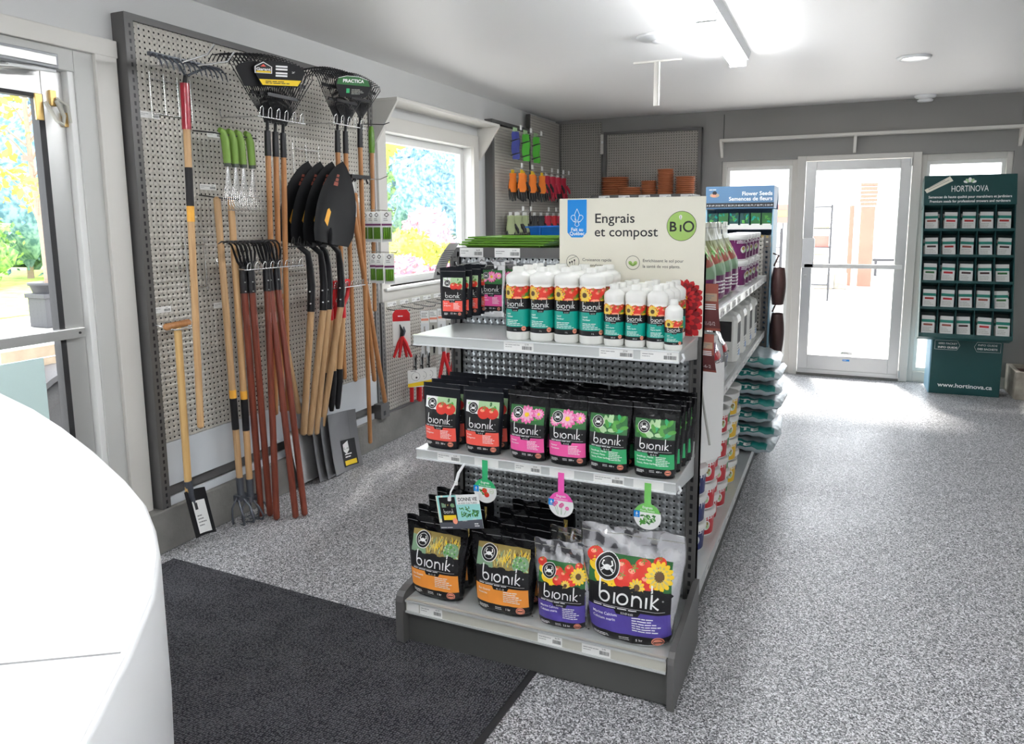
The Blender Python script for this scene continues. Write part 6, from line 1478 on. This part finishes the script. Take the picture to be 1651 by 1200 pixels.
for i in range(2):
    o = V3((-2.64+.02*i, 4.56+.13*i, .29)); S = plane(o, EF, (0, 0, 1)); t = thing('hedge_shears', 'shears with red and dark blue handles hanging open under the window, %s pair' % ('nearer', 'farther')[i], 'shears', o, 'open shears')
    for x0, x1 in ((.01, .05), (.12, .06)): link('grip', MB().tube([S(x0, 0), S(x0+(x1-x0)*.3, .09)], [.013, .014], 'pail_blue', 10), t); link('arm', MB().tube([S(x0+(x1-x0)*.28, .085), S(x1, .24), S(.055, .30)], [.014, .013, .008], 'red_plastic', 10), t)
    link('blades', MB().tube([S(.055, .28), S(.045, .38), S(.05, .46)], [.012, .015, .003], 'blade_steel', 8), t)
for i in range(4):
    o = V3((-2.68+.025*i, 4.42+.075*i, .55)); S = plane(o, EF, (0, 0, 1)); t = thing('blister_pack', 'clear blister pack with a blade under the window, %s from the tool wall' % ORD[i], 'blister pack', o, 'clear blister packs')
    mb = MB(); v = [S(a_, c_, d_) for a_ in (0, .06) for c_ in (0, .33) for d_ in (-.004, .0)]; mb.add(v, [(0, 1, 3, 2), (4, 6, 7, 5), (0, 4, 5, 1), (2, 3, 7, 6), (0, 2, 6, 4), (1, 5, 7, 3)], 'clear_plastic' if i % 2 == 0 else 'loop_grey'); link('card', mb, t)
    a = Art(.0006); a.rect(.004, .24, .056, .325, 'paper', 0); a.rect(.004, .26, .056, .275, 'salmon', 1); a.lines(.008, .31, .045, 3, .012, .005, 'ink_grey', 1, i); a.build('print', S, t, .0008)
    link('blade', MB().tube([S(.03, .02, .006), S(.034, .12, .007), S(.026, .22, .006)], [.006, .011, .005], 'blade_bright' if i % 2 == 0 else 'black_metal', 8), t)
for i in range(2):
    o = V3((-2.68, 4.80+.10*i, .33)); t = thing('pole_saw', 'tall red-handled tool hanging behind the island upright, %s one' % ('nearer', 'farther')[i], 'lopper', o, 'tall red tools')
    link('arm', MB().tube([o, o+V3((.0, .005, .52))], .0135, 'red_plastic', 8), t); link('grip', MB().tube([o+V3((0, 0, -.01)), o+V3((0, 0, .12))], .0155, 'grip_grey', 8), t)
# knee pads and gloves
for i, (y, m, lab) in enumerate(((6.08, 'pad_blue', 'blue knee pad hanging on the glove wall'), (6.31, 'pad_green', 'bright green knee pad hanging next to the blue one'), (6.56, 'pad_green', 'bright green knee pad farthest from the window'))):
    o = V3((-2.70, y, 2.03)); t = thing('knee_pad', lab, 'knee pad', o, 'knee pads')
    P = lambda u, v: o+V3((.035*math.sin(u*PI)+.025+.004*math.sin(v*12), (u-.5)*.155*(1-.25*abs(2*v-1)**3), .235*v)); b = MB().grid(P, 10, 12, m).grid(lambda u, v: P(1-u, v)-V3((.03*math.sin(u*PI)*math.sin(v*PI)+.002, 0, 0)), 10, 12, m); link('pad', b, t)
    b = MB()
    for z in (.045, .165): b.tube([o+V3((.02, -.085, z-.015)), o+V3((.05, -.05, z)), o+V3((.063, .0, z+.012))], [.012, .014, .01], 'glove_black', 6, .4)
    link('strap', b, t); link('card', MB().box(o.x+.02, o.x+.024, o.y-.045, o.y+.045, 2.255, 2.305, 'leaf_pale'), t)
def glove(o, m1, m2, label, group, h=.255, e=None, tip=.45):
    t = thing('glove', label, 'glove', o, group); o = V3(o); e = V3((.45, .89, 0)) if e is None else e; n = V3((e.y, -e.x, 0))
    pw = .052
    cuff = MB().tube([o+V3((0, 0, 0)), o+V3((0, 0, -.05))], [pw*.78, pw*.70], m1, 12, .35, up=n).tube([o+V3((0, 0, -.045)), o+V3((0, 0, -.10)), o+V3((0, 0, -.145)), o+V3((0, 0, -.165))], [pw*.70, pw*.95, pw, pw*.8], m1, 12, .35, up=n)
    link('glove_back', cuff, t)
    b = MB()
    for k, (x, l) in enumerate(((-.038, .075), (-.013, .09), (.013, .085), (.037, .065))):
        a0 = o+e*x+V3((0, 0, -.155)); b.tube([a0+V3((0, 0, .02)), a0+e*x*.15+V3((0, 0, -l*.5))+n*.006, a0+e*x*.25+V3((0, 0, -l))+n*.014], [.0125, .0125, .008], m1 if k == 1 and tip < .4 else m2, 8, .8)
    b.tube([o+e*.045+V3((0, 0, -.08)), o+e*.075+V3((0, 0, -.125))+n*.01, o+e*.08+V3((0, 0, -.16))+n*.016], [.014, .013, .009], m2, 8)
    b.tube([o-n*.012+V3((0, 0, -.05)), o-n*.014+V3((0, 0, -.12)), o-n*.012+V3((0, 0, -.16))], [pw*.6, pw*.95, pw*.8], m2, 12, .3, up=n)
    link('coated_fingers', b, t); link('card', MB().box(o.x-.004, o.x, o.y-.03, o.y+.03, o.z-.005, o.z+.03, 'sticker_yellow' if m1 == 'glove_orange' else 'paper'), t)
gG = 'gloves on the middle hooks'
k = 0
for y in (6.10, 6.34, 6.58):
    for q in range(2):
        glove((-2.71+.075*q, y+.03*q, 1.915), 'glove_orange', 'glove_black', 'orange glove with black fingers on the %s glove hook, %s' % (('first', 'second', 'third')[k], ('rear one', 'front one')[q]), gG)
    k += 1
for i, y in enumerate((6.86, 7.02, 7.18, 7.34)): glove((-2.69, y, 1.93), 'glove_red', 'glove_red' if i % 2 else 'glove_black', 'dark red glove near the room corner, %s from the orange gloves' % ORD[i], gG)
for i in range(5): glove((-2.70+.02*(i % 2), 6.02+.085*i, 1.545), 'glove_olive', 'glove_black', 'olive glove with black fingers on the lower hooks, %s from the window' % ORD[i], 'gloves on the lower hooks')
for i in range(5): glove((-2.69, 6.55+.17*i, 1.545), ('glove_black', 'glove_black', 'glove_red', 'red_plastic', 'glove_red')[i], 'glove_black', '%s glove on the lower hooks, %s after the olive gloves' % (('black', 'black', 'dark red', 'red', 'dark red')[i], ORD[i]), 'gloves on the lower hooks')

# ================================================================== OUTSIDE
struct('ground_back', MB().box(-14, 14, 7.79, 45, -.25, -.04, 'pavers'))
struct('ground_left', MB().box(-45, -3.07, -8, 45, -.26, -.045, 'gravel'))
def bush(name, c, r, m, label, n=500, size=.12, seed=1, cat='shrub', group='shrubs outside the left window'):
    t = thing(name, label, cat, (c[0], c[1], -.04), group)
    b = MB().blob(c, (r[0]*.8, r[1]*.8, r[2]*.8), m, 14, 9, .3, seed); b.leaves(c, r, m, n, size, seed); link('foliage', b, t)
    link('trunk', MB().tube([(c[0], c[1], -.045), (c[0]+.05, c[1], c[2])], [.09, .05], 'bark', 7), t)
    return t
# view through the window: far trees, then shrubs and flower beds
for i, (x, y, r, h, m, lab) in enumerate(((-15, 26, 2.1, 4.6, 'fol_blue', 'blue-green tree in the middle of the window view'), (-14.5, 28.5, 1.7, 3.6, 'fol_blue', 'blue-green tree right of the middle one beyond the window'), (-22, 34.5, 2.8, 9.0, 'fol_yellow', 'tall yellow-leaved tree at the upper left of the window view'), (-12, 20.3, .9, 1.9, 'fol_pink', 'pink-leaved bush in front of the blue-green trees'), (-11, 17.6, .8, 1.25, 'fol_yellow', 'yellow-green bush left of the pink one'), (-8.6, 13.7, .45, .75, 'fol_pink', 'low reddish bush nearest the left of the window'), (-9.0, 16.2, .6, .9, 'fol_yellow', 'low yellow bush nearest the right of the window'), (-18, 28.6, 1.8, 4.2, 'fol_green', 'green tree behind the yellow-green bush in the window view'), (-8.2, 14.6, .4, .5, 'fol_pink', 'smallest red bush just outside the window'), (-20, 38.5, 3.0, 8.0, 'fol_yellow', 'big yellow tree at the far right of the window view'))):
    bush('garden_tree' if h > 2 else 'garden_shrub', (x, y, h*.55), (r, r, h*.5), m, lab, 700, .16 if h > 2 else .09, i+3, 'tree' if h > 2 else 'shrub', 'trees and shrubs outside the window')
one('lawn', MB().box(-42, -12.6, 4, 44, -.044, -.02, 'fol_lawn'), 'green lawn strip outside the left window', 'lawn')
# outside the left door
t = thing('utility_trailer', 'wooden-sided utility trailer parked outside the left door', 'trailer', (-4.7, 2.6, 0))
b = MB()
for i in range(4): b.box(-4.30, -4.27, 1.2, 3.6, .50+.075*i, .565+.075*i, 'planks')
for y in (1.22, 2.35, 3.55): b.box(-4.33, -4.30, y, y+.06, .42, .80, 'ext_dark')
b.box(-5.6, -4.3, 1.2, 3.6, .44, .48, 'planks'); link('bed', b, t)
wz = .30
link('wheel', MB().lathe([(.30, -.07), (.31, -.05), (.31, .05), (.30, .07), (.20, .075), (.19, .05)], 'ext_dark', n=32, T=Matrix.Translation((-4.17, 2.83, wz)) @ Matrix.Rotation(PI/2, 4, 'Y')).lathe([(.19, .03), (.17, .05), (.10, .035), (.06, .05), (0, .055)], 'wheel_cream', n=28, T=Matrix.Translation((-4.17, 2.83, wz)) @ Matrix.Rotation(PI/2, 4, 'Y')), t)
b = MB()
for i in range(8): b.lathe([(.012, 0), (0, .002)], 'ink', n=8, T=Matrix.Translation((-4.122, 2.83+.085*math.cos(i*PI/4), wz+.085*math.sin(i*PI/4))) @ Matrix.Rotation(PI/2, 4, 'Y'))
link('lug_nuts', b, t)
link('fender', MB().grid(lambda u, v: Vector((-4.26+.24*v, 2.83-.38*math.cos(PI*u), wz+.38*math.sin(PI*u))), 20, 2, 'ext_dark').grid(lambda u, v: Vector((-4.02, 2.83-(.38-.03*v)*math.cos(PI*u), wz+(.38-.03*v)*math.sin(PI*u))), 20, 1, 'ext_dark'), t)
one('storage_crate', MB().box(-11.2, -10.8, 7.17, 7.58, -.04, .43, 'ext_dark').box(-11.23, -10.77, 7.14, 7.61, .40, .47, 'ext_dark'), 'black plastic crate under the potted tree outside the left door', 'crate', None, (-11, 7.38, -.04), .01)
TX, TY, TZ = -11.0, 7.39, .471
t = thing('potted_tree', 'young yellow-leaved tree in a black pot on the crate outside the left door', 'tree', (TX, TY, TZ))
link('pot', MB().lathe([(.22, 0), (.26, .12), (.285, .12), (.285, .16), (.25, .16), (.24, .12), (0, .12)], 'ext_dark', c=(TX, TY, TZ), n=24), t)
b = MB().tube([(TX, TY, TZ+.1), (TX+.02, TY-.03, 1.3), (TX-.04, TY-.06, 2.2), (TX, TY-.1, 3.2), (TX-.05, TY-.05, 4.2)], [.06, .05, .042, .03, .01], 'bark', 8)
rnd = random.Random(11); lv = MB()
for i in range(22):
    z = 1.5+i*.12; a_ = rnd.uniform(0, 6.28); l = rnd.uniform(.35, .8); e = (TX+l*math.cos(a_), TY-.06+l*math.sin(a_), z+.5)
    b.tube([(TX, TY-.06, z), (TX+l*.5*math.cos(a_), TY-.06+l*.5*math.sin(a_), z+.3), e], [.02, .014, .006], 'bark', 5); lv.leaves(e, (.34, .34, .34), 'fol_yellow', 34, .075, i)
link('trunk', b, t); link('leaves', lv, t); link('red_tag', MB().box(TX+.2, TX+.24, TY-.2, TY+.02, 2.05, 2.12, 'ext_red').box(TX+.2, TX+.24, TY-.36, TY-.22, 2.4, 2.47, 'ext_red'), t)
one('white_post', MB().box(-4.10, -3.95, 2.20, 2.36, -.045, 2.9, 'ext_white'), 'broad white post outside the left door', 'post', None, (-4.0, 2.28, -.04))
one('garden_hose', MB().tube([(-3.9+.0, 1.75+.02*i, .98+.03*math.sin(i*.5)) for i in range(20)], .012, 'hose_blue', 8).tube([(-3.9, 1.76, .98), (-3.9, 1.72, .4), (-3.85, 1.7, -.03)], .012, 'hose_blue', 8), 'blue garden hose outside the left door', 'hose', None, (-3.9, 1.95, .98))
for i, (x, y, r, h) in enumerate(((-21, 13.6, 2.2, 5.2), (-24, 17.6, 2.4, 6.0), (-19, 10.6, 1.4, 2.0))): bush('hedge_shrub', (x, y, h*.5), (r, r, h*.5), ('fol_blue', 'fol_green', 'fol_green')[i], 'dark green hedge bush behind the potted tree, %s' % ('middle one', 'rightmost', 'leftmost')[i], 600, .09, 30+i, 'shrub', 'hedge outside the left door')
# outside the back entrance
t = thing('totem_post', 'red-brown carved wooden post outside the back door', 'post', (.45, 18.6, -.04))
b = MB().box(.33, .62, 18.5, 18.75, -.04, 1.75, 'totem_red')
for i in range(6): b.box(.31-.008*(i % 2), .64+.008*(i % 2), 18.48, 18.77, 1.78+.085*i, 1.845+.085*i, 'totem_red')
link('carved_top', b, t); link('side_plank', MB().box(.10, .20, 18.6, 18.7, -.04, 1.78, 'totem_red'), t)
t = thing('plant_rack', 'wire rack with orange and red goods outside the back door', 'rack', (-.5, 15, -.04))
b = MB()
for x in (-.80, -.22): b.tube([(x, 15, -.04), (x, 15, 1.75)], .015, 'ext_dark', 6); b.tube([(x, 15.5, -.04), (x, 15.5, 1.75)], .015, 'ext_dark', 6)
for z in (.25, .6, .95, 1.3, 1.7): b.box(-.82, -.2, 15, 15.5, z, z+.02, 'ext_dark')
link('frame', b, t)
for z, m in ((.27, 'ext_white'), (.62, 'ext_orange'), (.97, 'ext_red'), (1.32, 'ext_orange')): link('goods', MB().box(-.78, -.25, 15.05, 15.45, z, z+.2, m), t)
one('price_board', MB().box(-1.16, -.86, 14.2, 14.23, 1.42, 1.75, 'ext_red').box(-1.14, -.88, 14.19, 14.2, 1.54, 1.64, 'ext_yellow').box(-1.02, -1.0, 14.21, 14.25, -.04, 1.45, 'ext_dark'), 'red and yellow board on a post outside the left sidelight', 'board', None, (-1.0, 14.2, -.04))
one('wire_fence', (lambda b: [b.tube([(-2.6, 16.5, z), (-1.2, 16.5, z)], .012, 'ext_dark', 5) for z in (.3, .6, .9, 1.2)] and b)(MB()).tube([(-2.6, 16.5, -.04), (-2.6, 16.5, 1.3)], .02, 'ext_dark', 5).tube([(-1.2, 16.5, -.04), (-1.2, 16.5, 1.3)], .02, 'ext_dark', 5), 'low wire fence outside the left sidelight', 'fence', None, (-1.9, 16.5, 0))
for i, (x0, x1, y) in enumerate(((-.15, .12, 17.6), (-.55, -.17, 17.5))): one('stone_block', MB().box(x0, x1, y, y+.4, -.04, .30, 'stone'), 'pale stone block on the ground outside the back door, %s one' % ('right', 'left')[i], 'stone block', 'stone blocks outside', (x0, y, -.04), .02)
one('black_bench', MB().box(1.42, 1.66, 20.0, 20.6, .25, 1.5, 'ext_dark').box(.75, 1.45, 22, 22.4, .35, .42, 'ext_dark').box(.8, .86, 22, 22.4, -.04, .35, 'ext_dark').box(1.3, 1.36, 22, 22.4, -.04, .35, 'ext_dark'), 'black bench and panel at the right edge of the back door view', 'bench', None, (1.4, 20.3, -.04))
t = thing('hoop_greenhouse', 'white hoop greenhouse far beyond the right sidelight', 'greenhouse', (11, 30, -.04))
b = MB()
for i in range(7): b.tube([(11+5*math.cos(PI*q/16), 26+1.6*i, 3.6*math.sin(PI*q/16)) for q in range(17)], .035, 'ext_dark', 5)
link('hoops', b, t); link('film', MB().grid(lambda u, v: Vector((11+4.95*math.cos(PI*u), 26+9.6*v, 3.55*math.sin(PI*u))), 24, 1, 'ext_white'), t)
one('shed', MB().box(-9, -2.2, 30, 34, -.04, 3.0, 'ext_white').prism([(-9.3, 3.0), (-1.9, 3.0), (-5.6, 4.6)], 'y', 29.8, 34.2, 'loop_grey'), 'white shed far beyond the left sidelight', 'shed', None, (-5.6, 32, -.04))
